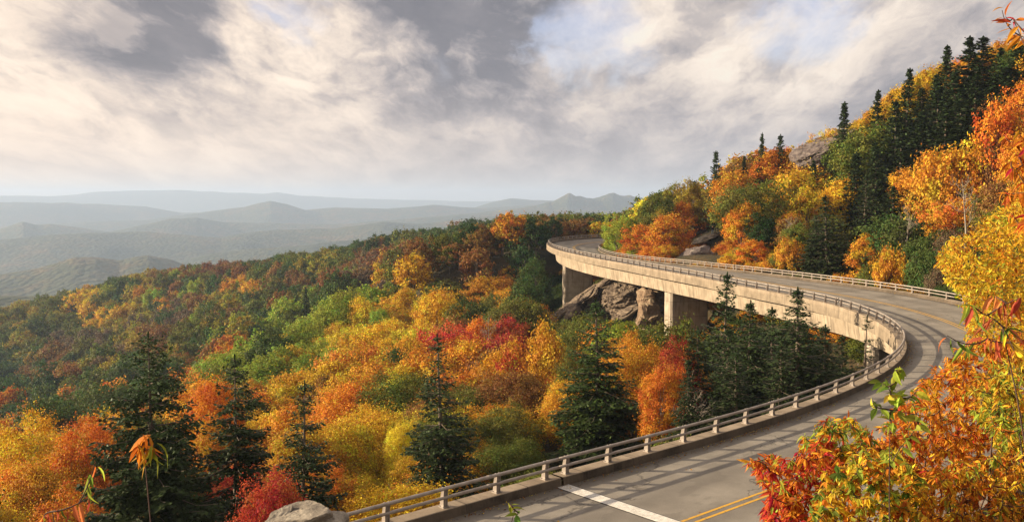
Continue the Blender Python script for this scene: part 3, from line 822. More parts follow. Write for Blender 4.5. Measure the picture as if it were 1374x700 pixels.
def broadleaf(seed, nclump, nleaf, leaf, shape):
    """returns (leaf quads, var, clump, trunk MB). local: base at 0, about 9 m tall"""
    g = np.random.default_rng(seed)
    rx, rz, zc = {'bush': (3.3, 2.1, 1.9), 'round': (3.5, 3.7, 5.1), 'tall': (2.9, 4.2, 5.0), 'wide': (4.0, 3.2, 5.3), 'vase': (3.5, 3.8, 5.2), 'open': (3.4, 3.8, 5.1)}[shape]
    lob = g.normal(size=(6, 3)); lob = unit(lob); la = g.uniform(0.2, 0.6, 6)
    dirs = unit(g.normal(size=(nclump * 3, 3)) + [0, 0, 0.30])
    dirs = dirs[dirs[:, 2] > -0.62][:nclump]; nclump = len(dirs)
    fac = 0.82 + ((np.clip(dirs @ lob.T, 0, 1) ** 3) * la).sum(1) - 0.1
    rad = g.uniform(0.25, 1.0, nclump) ** 0.38
    flare = np.where(dirs[:, 2] > 0, 1.0, 0.82) if shape == 'vase' else 1.0
    cen = dirs * (rad * fac * flare)[:, None] * [rx, rx, rz] + [0, 0, zc]
    cr = g.uniform(0.30, 0.78, nclump) * (1.0 if shape != 'open' else 0.85)
    pn = (cr ** 2); cnt = g.multinomial(nleaf, pn / pn.sum())
    ci = np.repeat(np.arange(nclump), cnt)
    out = dirs[ci]
    d = unit(g.normal(size=(nleaf, 3)) + out * 0.5 + [0, 0, 0.3])
    rr = g.uniform(0.35, 1.0, nleaf) ** 0.5 * g.choice([1.0, 1.0, 1.0, 1.45], nleaf)
    pos = cen[ci] + d * (cr[ci] * rr)[:, None] * [1.15, 1.15, 0.75]
    # shoots that break the outline
    sh_ = g.random(nleaf) < 0.18
    pos[sh_] += (unit(out[sh_] + [0, 0, .55]) * (g.uniform(0.0, 1.0, sh_.sum()) ** 1.5 * 1.0)[:, None])
    nor = unit(d * 0.75 + out * 0.30 + [0, 0, 0.22] + g.normal(size=(nleaf, 3)) * 0.6)
    q = leaf_quads(pos, nor, leaf * g.uniform(.65, 1.4, nleaf), leaf * g.uniform(.5, .95, nleaf), g)
    cv = g.uniform(0, 1, nclump)[ci]
    tr = MB()
    top = cen[dirs[:, 2].argmax()]
    bendv = g.uniform(-.35, .35, 2)
    tp = np.array([[bendv[0] * f * f, bendv[1] * f * f, z] for f, z in ((0, -1.6), (.2, 0.6), (.5, 2.4), (.8, 4.2), (1, 6.0), (1.1, 7.6))])
    if shape == 'bush': tp = tp * [1, 1, .25]
    tr.tube(tp, [.20, .155, .13, .10, .065, .03], 6)
    for c in cen[g.choice(nclump, min(16, nclump), replace=False)]:
        z0 = max(1.8, min(5.5, c[2] * g.uniform(.38, .62))) if shape != 'bush' else 0.2
        b0 = np.array([np.interp(z0, tp[:, 2], tp[:, 0]), np.interp(z0, tp[:, 2], tp[:, 1]), z0])
        mid = (b0 + c) / 2 + [0, 0, 0.35]
        tr.tube([b0, mid, c, c + (c - mid) * .35], [.055, .038, .018, .008], 4)
    return q, g.uniform(0, 1, nleaf), cv, tr

def spruce(seed, H, Rb, whorls, per, detail, leafw, sparse=0.0, bare=0.0, droop=0.25, flag=0.0, w=1.0, pw=0.85):
    """conifer with whorls of boughs; detail = sprays per metre of twig"""
    g = np.random.default_rng(seed)
    tr = MB()
    tr.tube([[0, 0, -2.5], [0, 0, H * .3], [0.03, 0, H * .7], [0, 0, H]], [H * .017, H * .0135, H * .007, 0.012], 7)
    Pn, Nn, Ln, Wn, An, cl = [], [], [], [], [], []
    zb = H * max(0.06, bare)
    for k in range(whorls):
        f = (k + g.uniform(-.25, .25)) / (whorls - 1)
        z = zb + (H * 0.985 - zb) * (1 - (1 - np.clip(f, 0, 1)) ** 1.08)
        t_ = (z - zb) / (H - zb)
        Lb = Rb * (1 - t_) ** pw * (0.72 + 0.28 * min(1, t_ / 0.12)) + 0.06
        nb = max(4, int(round(per * (0.65 + 0.35 * (1 - t_)))))
        a0 = g.uniform(0, 6.28)
        for j in range(nb):
            if g.random() < sparse * (0.4 + 0.6 * (1 - t_)): continue
            az = a0 + j * 6.283 / nb + g.uniform(-.3, .3)
            zj = z; z = z0_ = min(zj + g.uniform(-.55, .55) * (H - zb) / whorls, H * .985)
            L = max(Lb, .20) * g.uniform(0.55, 1.2) * (1 + flag * math.cos(az))
            if g.random() < 0.08: L *= 1.25
            dh = np.array([math.cos(az), math.sin(az)])
            sl = np.interp(t_, [0, .45, .8, 1], [-0.30, -0.12, 0.12, 0.45]) - droop * 0.3 + g.uniform(-.12, .12)
            npt = 7; q = np.linspace(0, 1, npt); sl += g.uniform(-.08, .08)
            zz = z + L * (sl * q - droop * q ** 1.6 * (1 - t_) + 0.20 * q ** 4)
            bx = np.stack([dh[0] * q * L, dh[1] * q * L, zz], 1)
            if detail > 1.5 or g.random() < .35:
                tr.tube(bx[::2], np.array([.028, .020, .012, .004]) * (0.4 + L / 2.6), 4, cap=False)
            z = zj
            # side twigs in a flat fan, hanging a little
            ntw = max(4, int(L * detail * 2.2))
            tq = np.linspace(0.16 if L > .7 else 0.0, 1.0, ntw)
            side = np.array([-dh[1], dh[0]])
            for m2, q2 in enumerate(tq):
                base_p = np.array([np.interp(q2, q, bx[:, i]) for i in range(3)])
                sgn = 1 if m2 % 2 else -1
                tl = (0.10 + 0.46 * L * (1 - q2) ** 0.7 * min(1, q2 * 2.6 + .2)) * g.uniform(.6, 1.2) * w
                tl = min(tl, 1.1)
                fwd = 0.75
                d3 = np.array([dh[0] * fwd + side[0] * sgn, dh[1] * fwd + side[1] * sgn, -0.18 + g.uniform(-.15, .15)]); d3 /= np.linalg.norm(d3)
                ns = max(1, int(tl * detail * 2.0 + .5))
                for s3 in range(ns):
                    p3 = base_p + d3 * tl * (s3 + .6) / ns
                    p3[2] -= 0.10 * ((s3 + .6) / ns) ** 2
                    for rep in range(4):
                        dd = d3 + g.normal(size=3) * [.45, .45, .22]; dd[2] += 0.06 - 0.06 * rep; dd /= np.linalg.norm(dd)
                        Pn.append(p3 + g.normal(size=3) * [.07, .07, .025] + [0, 0, -0.02 * rep]); An.append(dd); cl.append(t_)
    for q3 in np.linspace(0, 1, 14):
        for rep in range(3):
            a3 = g.uniform(0, 6.28); Pn.append(np.array([0, 0, H * (0.965 + 0.038 * q3)])); An.append(np.array([math.cos(a3) * .35, math.sin(a3) * .35, .93])); cl.append(1.0)
    pos = np.array(Pn); ax = np.array(An); n = len(pos)
    up = np.array([0, 0, 1.0]); sd = unit(np.cross(ax, up + g.normal(size=(n, 3)) * .38)); tt = 0.6 + 0.4 * np.clip((1 - np.array(cl)) * 1.6, 0, 1)[:, None]
    ln = (0.36 / detail ** 0.55 + 0.05) * g.uniform(.7, 1.3, n)[:, None] * 1.1 * tt; wd = leafw * g.uniform(.7, 1.3, n)[:, None] * tt
    Q = np.stack([pos - ax * ln * .5, pos + sd * wd * .5 - ax * ln * .08, pos + ax * ln * .5, pos - sd * wd * .5 - ax * ln * .08], 1)
    # leader tuft
    return Q, g.uniform(0, 1, n), np.array(cl), tr

def leaves_obj(name, q, var, cl, m):
    return quads_mesh(name, q, [m], {'var': var, 'clump': cl})
class Proto: pass
def make_proto(q, var, cl, tr, m, bark, h0):
    p = Proto()
    p.h0 = h0
    p.crown = leaves_obj('crown', q, var, cl, m)
    t_o = tr.build('trunk', bark, link=False, smooth=True); p.trunk = t_o.data; bpy.data.objects.remove(t_o)
    p.ntri = len(q)
    return p
def joined(p, name, bark, m):
    """crown + trunk as one object for the far-off wood"""
    me = p.crown; tv = p.trunk
    nv = len(me.vertices); a = np.empty(nv * 3, np.float32); me.vertices.foreach_get('co', a); a = a.reshape(-1, 4, 3)
    var = np.empty(len(a), np.float32); me.attributes['var'].data.foreach_get('value', var)
    cl = np.empty(len(a), np.float32); me.attributes['clump'].data.foreach_get('value', cl)
    tq = []
    co = np.array([v.co[:] for v in tv.vertices])
    for f in tv.polygons:
        if len(f.vertices) == 4: tq.append(co[list(f.vertices)])
    tq = np.array(tq)
    q = np.concatenate([a, tq]); mi = np.r_[np.zeros(len(a)), np.ones(len(tq))]
    me2 = quads_mesh(name, q, [m, bark], {'var': np.r_[var, np.zeros(len(tq))], 'clump': np.r_[cl, np.zeros(len(tq))]}, matidx=mi)
    return bpy.data.objects.new(name, me2)
SH = ['round', 'tall', 'wide', 'vase', 'open', 'bush']
BL = {0: [], 1: [], 2: []}
for i, shp in enumerate(SH):
    BL[0].append(make_proto(*broadleaf(100 + i, 360, 30000, 0.15, shp), M_leaf, M_bark, 9.0))
    BL[1].append(make_proto(*broadleaf(200 + i, 230, 11000, 0.25, shp), M_leaf, M_bark, 9.0))
    BL[2].append(make_proto(*broadleaf(300 + i, 120, 3400, 0.44, shp), M_leaf, M_bark, 9.0))
SPR = {}
SPR['mid'] = [make_proto(*spruce(400 + i, 10, 2.3 + .25 * i, 25 + 2 * i, 8 + i % 2, 2.0, 0.18, 0.06 + .05 * (i % 3), 0.03, 0.16 + .05 * i, 0.12 * (i % 3), 1.25, .75 + .08 * i), M_need, M_sbark, 10.0) for i in range(4)]
SPR['far'] = [make_proto(*spruce(420 + i, 10, 2.1 + .2 * i, 26 + 2 * i, 9 + i % 3, 1.2, 0.30, 0.04 + .06 * (i % 3), 0.03, 0.12 + .05 * i, 0.15 * (i % 2), 1.2, .7 + .09 * i), M_need, M_sbark, 10.0) for i in range(5)]
print('SPRUCE', [p.ntri for p in SPR['mid']], [p.ntri for p in SPR['far']])

# ------------------------------------------------------------------ colours of the wood
PAL = {
    'gold':   ((0.70, 0.43, 0.035), 'golden yellow'),
    'yellow': ((0.74, 0.54, 0.045), 'bright yellow'),
    'amber':  ((0.66, 0.32, 0.032), 'amber orange'),
    'orange': ((0.64, 0.225, 0.028), 'bright orange'),
    'rust':   ((0.28, 0.135, 0.038), 'rust brown'),
    'russet': ((0.24, 0.095, 0.038), 'dull russet red'),
    'red':    ((0.56, 0.085, 0.040), 'scarlet red'),
    'olive':  ((0.165, 0.175, 0.030), 'olive green'),
    'lime':   ((0.33, 0.38, 0.045), 'yellow green'),
    'green':  ((0.085, 0.130, 0.030), 'dull green'),
    'deep':   ((0.045, 0.082, 0.022), 'deep green'),
    'brass':  ((0.36, 0.27, 0.035), 'brassy yellow'),
    'mauve':  ((0.19, 0.125, 0.075), 'greyish brown'),
}
anchors = """
0 430 olive|40 420 brass|80 405 olive|120 400 gold|150 395 green|190 385 brass|230 375 rust|260 370 olive|300 362 russet|330 360 rust|360 365 green|400 355 olive|430 350 brass|470 340 green|500 330 rust|520 325 deep|560 318 olive|600 312 green|640 305 deep|660 305 green|700 300 olive|730 300 deep|760 300 rust|780 302 olive|800 298 deep|840 296 green|860 300 olive
20 460 brass|60 450 olive|100 440 olive|140 430 gold|170 425 brass|200 410 amber|240 405 green|280 400 brass|310 395 amber|350 395 olive|380 385 rust|420 380 green|450 375 olive|480 365 rust|500 355 russet|540 350 olive|560 340 rust|590 335 green|560 325 olive|480 350 green|620 330 deep|650 325 rust|680 325 olive|700 320 rust|720 330 brass
10 490 green|40 500 green|80 480 rust|110 470 mauve|130 460 olive|160 450 rust|190 450 brass|220 440 mauve|250 440 olive|270 430 rust|300 430 green|330 430 brass|350 410 olive|370 420 deep|395 400 rust|420 400 olive|440 395 green|470 385 russet|500 375 mauve|520 370 amber|545 365 olive|560 355 rust|590 350 olive|610 345 brass|630 340 rust
10 520 deep|40 540 green|70 520 rust|100 530 olive|110 500 green|140 500 brass|150 480 mauve|170 540 green|200 520 green|230 480 rust|260 470 brass|280 460 green|250 500 olive|290 490 olive|310 470 rust|330 450 olive|350 440 green
10 580 olive|40 560 green|60 600 green|90 590 rust|40 610 olive|20 640 orange|60 650 amber|90 640 brass|110 600 orange|120 620 amber|150 650 amber|20 680 gold|60 690 orange|130 570 green|100 560 deep
300 500 orange|270 520 orange|340 520 lime|370 500 lime|350 480 lime|390 480 lime|310 540 lime|400 520 lime|430 480 lime|460 460 lime|360 530 olive|420 460 lime|400 440 lime|450 440 lime|480 420 lime|440 420 green|500 430 lime|380 540 gold|350 560 amber|330 600 gold|300 620 amber|340 640 orange|370 680 red|350 690 red|320 660 olive|260 640 green|230 660 olive
420 500 gold|450 480 gold|440 520 amber|470 510 yellow|480 450 yellow|500 470 gold|520 440 gold|540 420 gold|560 400 gold|540 460 yellow|500 500 amber|460 550 orange|430 560 amber|480 540 orange|510 550 red|520 530 orange|540 510 amber|560 480 gold|500 570 orange|460 590 amber|430 600 amber|470 620 gold|500 600 gold|520 650 gold|600 650 amber|450 690 gold|520 620 gold|540 570 yellow|540 600 yellow|530 640 yellow|560 650 gold|440 640 amber|410 660 gold|490 660 yellow|420 690 orange
580 390 olive|600 400 gold|620 380 amber|640 370 olive|660 360 rust|600 440 amber|610 470 amber|640 440 rust|640 420 orange|660 400 amber|680 390 gold|650 460 olive|680 450 olive|700 430 green|700 400 green|720 380 deep|710 360 olive|730 350 lime|740 380 green|690 350 rust|700 340 amber|660 380 olive
640 500 amber|660 520 rust|690 485 red|680 510 orange|700 510 rust|720 500 olive|740 455 amber|730 465 gold|760 450 olive|640 540 rust|670 560 orange|640 580 olive|660 600 amber|690 590 amber|720 570 gold|740 540 orange|720 540 rust|700 620 olive|650 620 amber|740 600 gold|740 560 amber
860 440 gold|870 460 olive|840 460 olive|880 480 amber|910 450 olive|930 440 olive|900 500 orange|910 490 red|890 520 orange|920 520 red|870 520 amber|880 560 amber|920 560 olive|900 540 orange|950 450 amber|960 500 deep|1000 470 green|1150 470 olive|1130 440 amber|1130 500 green|1100 500 rust|1050 520 deep|980 540 green
820 300 gold|830 320 lime|845 305 olive|870 295 olive|890 285 brass|860 325 orange|880 320 orange|900 315 amber|920 305 orange|900 270 olive|920 280 brass|940 260 brass|930 300 amber|960 270 brass|980 260 rust|1000 250 amber|990 230 amber|960 285 orange|1000 285 amber
1010 250 amber|1030 220 orange|1060 215 amber|1090 210 orange|1080 240 gold|1060 260 gold|1040 270 gold|1100 260 gold|1130 260 gold|1140 280 amber|1150 290 gold|1100 290 olive|1070 300 gold|1040 300 amber|1010 310 olive|1030 330 orange|1050 340 olive|1000 350 amber|1080 330 olive|1010 340 orange|990 345 amber
1110 200 gold|1150 200 olive|1170 180 gold|1180 210 olive|1150 220 olive|1190 240 olive|1200 260 green|1220 240 amber|1210 280 olive|1170 280 olive|1190 310 amber|1160 330 gold|1130 330 olive|1170 350 amber|1150 360 amber|1200 340 amber|1230 330 olive|1240 350 green|1180 350 olive|1250 300 rust|1270 280 orange|1240 270 amber
1240 110 gold|1250 90 gold|1230 150 gold|1210 190 amber|1240 200 rust|1260 210 amber|1280 200 amber|1300 190 amber|1290 230 rust|1310 210 rust|1330 200 red|1340 180 russet|1340 160 orange|1350 130 orange|1360 110 amber|1340 220 orange|1320 250 rust|1300 260 orange|1330 280 olive|1360 250 amber|1360 200 russet|1270 240 amber|1210 220 rust|1290 300 olive|1250 330 olive|1350 300 olive
""".replace('\n', '|').split('|')
AN = [(float(a.split()[0]), float(a.split()[1]), a.split()[2]) for a in anchors if a.strip()]
AX = np.array([(a[0], a[1]) for a in AN])
def pick_colour(px, py, g):
    sc2 = 12 if py < 380 and px < 700 else 18
    q = AX - [px + g.normal() * sc2, py + g.normal() * sc2 * .7]
    k = (q[:, 0] ** 2 + (q[:, 1] * 1.25) ** 2).argmin()
    name = AN[k][2]
    if g.random() < .07 and px < 900 and 370 < py < 620: name = ['olive', 'green', 'lime'][int(g.integers(3))]
    elif px < 760 and py > 540 and g.random() < .22: name = ['rust', 'olive', 'orange', 'green'][int(g.integers(4))]
    elif g.random() < (0.08 if py < 480 else 0.0): name = AN[int(g.integers(len(AN)))][2] if px > 750 else ['olive', 'rust', 'green', 'brass'][int(g.integers(4))]
    return name

# ------------------------------------------------------------------ where nothing grows in front of the viaduct
cap_prof = [(690, 300), (712, 330), (722, 452), (735, 455), (780, 436), (835, 440), (862, 450), (905, 450), (935, 430), (940, 412), (1000, 424), (1100, 446), (1165, 468), (1200, 486), (1215, 500), (1240, 520)]
outer_l = np.array([[*road_pt(s_, -0.4)[:2]] for s_ in np.arange(10, S_END, 2.0)])
rail_azimuth = np.arctan2(outer_l[:, 0], outer_l[:, 1])
fore_cap = [(-200, 640), (0, 625), (60, 610), (110, 590), (130, 690), (250, 690), (320, 660), (360, 655), (420, 620), (500, 600), (560, 600), (720, 590)]
fore_cap2 = [(-200, 560), (0, 560), (110, 560), (250, 560), (330, 510), (420, 500), (500, 480), (560, 460), (650, 470), (720, 470)]
def road_front(px, y):
    """is the viaduct behind a point at this column and depth"""
    return 712 < px < 1235 and y < np.interp(px, [712, 760, 860, 1000, 1100, 1200, 1235], [172, 160, 124, 96, 82, 66, 60])

spots = []
def try_tree(x, y, g, dens=1.0):
    pass
g = np.random.default_rng(11)
cand = []
def grid_band(y0, y1, step, xlo, xhi):
    n = 0
    for yy in np.arange(y0, y1, step):
        a = xlo(yy); b = xhi(yy)
        for xx in np.arange(a, b, step):
            cand.append((xx + g.uniform(-.42, .42) * step, yy + g.uniform(-.42, .42) * step, step))
grid_band(20, 70, 3.5, lambda y: -0.66 * y - 14, lambda y: 0.70 * y + 12)
grid_band(70, 130, 4.1, lambda y: -0.66 * y - 14, lambda y: 0.68 * y + 12)
grid_band(130, 240, 5.2, lambda y: -0.64 * y - 14, lambda y: 0.66 * y + 8)
grid_band(240, 420, 6.2, lambda y: -0.64 * y - 10, lambda y: 0.30 * y)
grid_band(420, 700, 7.2, lambda y: -0.64 * y, lambda y: 0.12 * y)
cand = np.array(cand)
cz = ground_z(cand[:, 0], cand[:, 1])
ck, cu, cdm = road_coords(cand[:, 0], cand[:, 1])
trees = []     # dict per tree
for (x, y, st), z, k, u_, dm in zip(cand, cz, ck, cu, cdm):
    s_ = S[k]
    if dm < W / 2 + 1.6 and not (60 < s_ < 225 and u_ < -0.5): continue
    if -2.2 < u_ < W + 1.8 and dm < 12: continue
    scale = st / 5.2 * g.uniform(0.78, 1.22)
    scale = min(max(scale * g.choice([.72, 1.0, 1.0, 1.22]), .52), 1.5)
    hs = scale * g.uniform(0.85, 1.3)
    if y < 62 and x > -3 and u_ > W: continue                 # the slope by the viewpoint: shrubs are planted by hand
    pxc = project((x, y, z + 3))[0]
    if 905 < pxc < 1190 and y < 74 and u_ < 0:
        if g.random() < .55: continue
        bush = True
    else: bush = False
    if (y < 50 and 100 < pxc < 340) or (y < 38 and u_ < 0): continue
    if math.hypot(x, y) < 24 or (u_ > W and s_ < 60): continue
    H = 9.0 * hs
    if bush: hs *= .36; scale *= .75; H = 9.0 * hs
    px, pt = project((x, y, z + H * 0.98))
    # keep sight of the deck, the piers and the outcrops
    if road_front(px, y):
        cap = np.interp(px, *np.array(cap_prof).T)
        lim = cap - g.uniform(-2, 8) + 4
        if pt < lim:
            v = dir_px(px, lim); Hn = (CAM_Z + v.z / v.y * y - z)
            if Hn < 0.7: continue
            if Hn < 4.2: bush = True
            f = Hn / H; hs *= f; scale *= max(f, 0.45) ** 0.6; H = Hn
    # tops along the skyline and in the left foreground
    px, pt = project((x, y, z + H * 0.98))
    lim = np.interp(px, *np.array(skyline).T) + g.uniform(-5, 6)
    if y < 62 and px < 720: lim = np.interp(px, *np.array(fore_cap).T) + g.uniform(-14, 14)
    elif y < 100 and px < 720: lim = np.interp(px, *np.array(fore_cap2).T) + g.uniform(-14, 14)
    if pt < lim:
        v = dir_px(px, lim); Hn = (CAM_Z + v.z / v.y * y - z)
        if Hn < 1.0 or (y < 48 and Hn < 3.4): continue
        if Hn < 4.2: bush = True
        f = Hn / H; hs *= f; scale *= max(f, 0.5) ** 0.6; H = Hn
    # hill side: low bushes right behind the inner rail, rock slab with the walker kept clear
    if u_ > W and u_ < W + 5 and 95 < s_ < 230: 
        hs *= .5; scale *= .6; H = 9 * hs; bush = True
    ppx, ppy = project((x, y, z + H * .6))
    if 900 < ppx < 978 and 296 < ppy < 352 and 130 < y < 230: continue
    trees.append(dict(x=x, y=y, z=z, s=scale, hs=hs if not bush else H / 4.2, H=H, r=3.45 * scale, bush=bush))
ug = []
for s_ in np.arange(92, 236, 1.9):
    for u_ in np.arange(W + 1.7, W + 16, 2.2):
        ug.append((s_ + g.uniform(-.9, .9), u_ + g.uniform(-.9, .9), 0))
for s_ in np.arange(96, 225, 2.2):
    for u_ in np.arange(-16, 9.5, 2.3):
        ug.append((s_ + g.uniform(-1, 1), u_ + g.uniform(-1, 1), 1))
uq = np.array([road_pt(a, b)[:2] for a, b, c in ug]); uz = ground_z(uq[:, 0], uq[:, 1])
for (a, b, c), (x, y), z in zip(ug, uq, uz):
    H = g.uniform(1.0, 2.6) * (1 if b > W + 3.4 or c else .6)
    if c and b > -1.5 and z + H > road_pt(a, b)[2] - 3.2: continue
    if c == 0:
        k2, u2, dm2 = road_coords([x], [y])
        if dm2[0] < W / 2 + 1.2 or u2[0] < W: continue
    px, pt = project((x, y, z + H))
    if c:
        lim = np.interp(px, *np.array(cap_prof).T) - (14 if px < 855 else 0)
        if 712 < px < 945 and pt < lim and y < 166: continue
    else:
        if 918 < px < 975 and pt < (330 if y < 186 else 316): continue
        if 900 < px < 978 and y < 156 and pt < 350: continue
    trees.append(dict(x=x, y=y, z=z, s=g.uniform(.35, .62), hs=H / 4.2, H=H, r=1.6, bush=True, ug=True))
print('CAND', len(cand), 'TREES', len(trees))

# hand-placed broadleaf trees the photograph shows clearly: px, py(top), depth, crown half-width px, colour
hero = [(1065, 232, 150, 48, 'gold'), (1042, 262, 142, 30, 'gold'), (1135, 248, 138, 32, 'gold'), (1035, 205, 165, 34, 'orange'), (1092, 200, 160, 36, 'amber'),
        (985, 232, 165, 30, 'amber'), (1165, 172, 140, 42, 'olive'), (900, 252, 188, 20, 'brass'), (930, 248, 182, 22, 'brass'), (893, 292, 160, 32, 'orange'), (870, 305, 165, 30, 'orange'),
        (828, 303, 178, 22, 'lime'), (1210, 288, 104, 48, 'green'), (1165, 320, 106, 26, 'amber'), (1015, 325, 125, 24, 'orange'), (538, 572, 62, 24, 'yellow'), (470, 560, 66, 44, 'gold'),
        (505, 440, 150, 34, 'gold'), (470, 500, 105, 36, 'gold'), (735, 448, 92, 34, 'amber'), (690, 482, 88, 22, 'red'), (905, 475, 62, 34, 'red'), (890, 500, 60, 34, 'orange'), (690, 505, 80, 48, 'rust'),
        (720, 352, 175, 26, 'green'), (700, 400, 140, 34, 'olive'), (655, 480, 90, 36, 'amber'), (100, 590, 62, 50, 'orange'), (60, 620, 58, 50, 'amber'), (370, 655, 36, 46, 'red'), (290, 500, 70, 36, 'orange'), (300, 560, 66, 40, 'amber'),
        (1285, 190, 104, 46, 'amber'), (1350, 150, 100, 32, 'orange'), (1345, 190, 100, 26, 'russet'), (1250, 222, 112, 34, 'amber'), (600, 375, 190, 34, 'olive'), (640, 430, 130, 30, 'orange'),
        (430, 490, 118, 40, 'gold'), (400, 440, 170, 34, 'lime'), (350, 490, 150, 40, 'lime'), (660, 370, 185, 30, 'amber'), (912, 446, 88, 34, 'olive'), (860, 450, 84, 34, 'olive'), (780, 480, 76, 30, 'olive'),
        (1245, 100, 140, 22, 'gold'), (530, 395, 200, 30, 'gold'), (570, 440, 140, 34, 'gold')]
hero_t = []
for px, py, d, hw, colr in hero:
    p = P(px, py, d); gz = float(ground_z(np.array([p[0]]), np.array([p[1]]))[0])
    H = p[2] - gz
    r_ = hw / FPX * d
    H = min(max(H, 1.5 * r_), 5.0 * r_)
    t_ = dict(x=p[0], y=p[1], z=p[2] - H * 1.0, s=r_ / 3.45, hs=H / 9.0, H=H, r=r_, col=colr)
    hero_t.append(t_)
def clear_of(tl, hs_, k=0.6):
    H_ = np.array([(h['x'], h['y'], h['r']) for h in hs_])
    out = []
    for t_ in tl:
        d2 = np.hypot(H_[:, 0] - t_['x'], H_[:, 1] - t_['y'])
        if (d2 < H_[:, 2] * k + t_['r'] * .45).any(): continue
        out.append(t_)
    return out
trees = clear_of(trees, hero_t)
# a random tree in front of a hand-placed one must not hide its top
trees += hero_t

# ------------------------------------------------------------------ spruces: px, py(top), depth, half-width px, kind, height cap
SP = [  # foreground five, the dark stand inside the bend, then the hillside
    (201, 448, 40, 104, 'A', 12.5), (309, 478, 43, 60, 'B', 12.5), (399, 512, 50, 56, 'C', 10.5), (597, 448, 54, 68, 'D', 13), (806, 403, 64, 76, 'E', 13),
    (969, 366, 76, 54, 'm', 12), (1074, 386, 62, 74, 'm', 12), (1006, 404, 66, 70, 'm', 12), (938, 440, 62, 54, 'm', 10), (1040, 412, 72, 56, 'm', 11), (1160, 424, 64, 30, 'F', 9.5),
    (975, 440, 58, 56, 'm', 10), (1110, 436, 66, 54, 'm', 10), (1130, 450, 70, 46, 'm', 9), (1045, 450, 56, 54, 'm', 9), (925, 480, 54, 42, 'm', 8),(990, 470, 54, 50, 'm', 8),
    (712, 463, 98, 12, 'f', 5), (410, 385, 260, 9, 'f', 9), (722, 352, 190, 12, 'f', 9), (820, 292, 260, 12, 'f', 11), (745, 438, 110, 8, 'f', 4), 
    (964, 203, 172, 15, 'f', 12), (999, 209, 172, 11, 'f', 9), (1021, 179, 166, 12, 'f', 13), (1047, 181, 164, 15, 'f', 12), (1112, 262, 110, 50, 'm', 13), (1096, 290, 112, 26, 'm', 9), (1150, 205, 136, 30, 'f', 10), (1262, 110, 126, 32, 'f', 13), (1352, 90, 118, 32, 'f', 13), (1225, 170, 130, 30, 'f', 11), (934, 243, 198, 18, 'f', 12),
    (1133, 137, 152, 26, 'f', 13), (1177, 121, 146, 20, 'f', 13), (1194, 126, 150, 16, 'f', 12), (1217, 92, 140, 26, 'f', 14), (1240, 118, 138, 22, 'f', 12), (1272, 62, 134, 28, 'f', 15), (1300, 50, 128, 30, 'f', 16),
    (1322, 49, 126, 30, 'f', 16), (1345, 64, 122, 28, 'f', 14), (1366, 60, 118, 28, 'f', 14), (1255, 100, 132, 26, 'f', 13), (1286, 95, 124, 30, 'f', 13), (1330, 105, 116, 30, 'f', 13), (1310, 90, 120, 30, 'f', 13), (1205, 135, 136, 24, 'f', 12),
    (1180, 190, 130, 28, 'f', 11), (1160, 235, 126, 30, 'm', 11), (1210, 180, 128, 30, 'f', 11), (1240, 150, 126, 34, 'f', 12), (1270, 140, 118, 34, 'f', 12), (1095, 215, 150, 18, 'f', 9), (1015, 225, 164, 18, 'f', 9),
    (1350, 110, 112, 28, 'f', 12), (1228, 260, 112, 28, 'f', 9), (1200, 250, 118, 24, 'f', 9), (1040, 240, 158, 16, 'f', 8), (1290, 120, 122, 26, 'f', 12)]
HEROSP = {
    'A': (spruce(501, 12.5, 3.7, 24, 8, 3.2, 0.15, 0.14, 0.24, 0.10, 0.0, 1.35, .60), 12.5),
    'B': (spruce(502, 12.5, 2.15, 20, 7, 3.0, 0.14, 0.25, 0.42, 0.10, 0.15, 1.3, .55), 12.5),
    'C': (spruce(503, 10.5, 2.3, 22, 7, 2.8, 0.14, 0.12, 0.18, 0.08, 0.2, 1.2, .65), 10.5),
    'D': (spruce(504, 13, 2.75, 28, 8, 2.6, 0.14, 0.12, 0.06, 0.14, 0.0, 1.4, .75), 13.0),
    'E': (spruce(505, 13, 3.6, 30, 9, 2.4, 0.16, 0.06, 0.05, 0.18, 0.0, 1.4, .75), 13.0),
    'F': (spruce(506, 9.5, 1.5, 16, 6, 2.2, 0.13, 0.30, 0.15, 0.10, 0.0, .8), 9.5),
}
for k_ in list(HEROSP):
    q_, h_ = HEROSP[k_]; HEROSP[k_] = make_proto(*q_, M_need, M_sbark, h_)
sp_base_r = {'A': 3.5, 'B': 2.1, 'C': 2.2, 'D': 2.7, 'E': 3.5, 'F': 1.5}
spr = []
for i, (px, py, d, hw, kind, hc) in enumerate(SP):
    p = P(px, py, d); gz = float(ground_z(np.array([p[0]]), np.array([p[1]]))[0])
    H = p[2] - gz
    Hh = min(max(H, hc * 0.6), hc * 1.25)
    base = p[2] - Hh
    spr.append(dict(x=p[0], y=p[1], z=base, gz=gz, H=Hh, r=hw / FPX * d, kind=kind, px=px, py=py, i=i))
print('SPR', [(s_['px'], round(s_['H'], 1), round(s_['z'] - s_['gz'], 1)) for s_ in spr])
print('HERO', [(h_[0], h_[1], round(t_['H'], 1), round(float(t_['z'] - ground_z(np.array([t_['x']]), np.array([t_['y']]))[0]), 1)) for h_, t_ in zip(hero, hero_t)])
trees = clear_of(trees[:-len(hero_t)], [dict(x=s_['x'], y=s_['y'], r=s_['r']) for s_ in spr if s_['kind'] != 'f' or s_['px'] > 900], 0.5) + hero_t
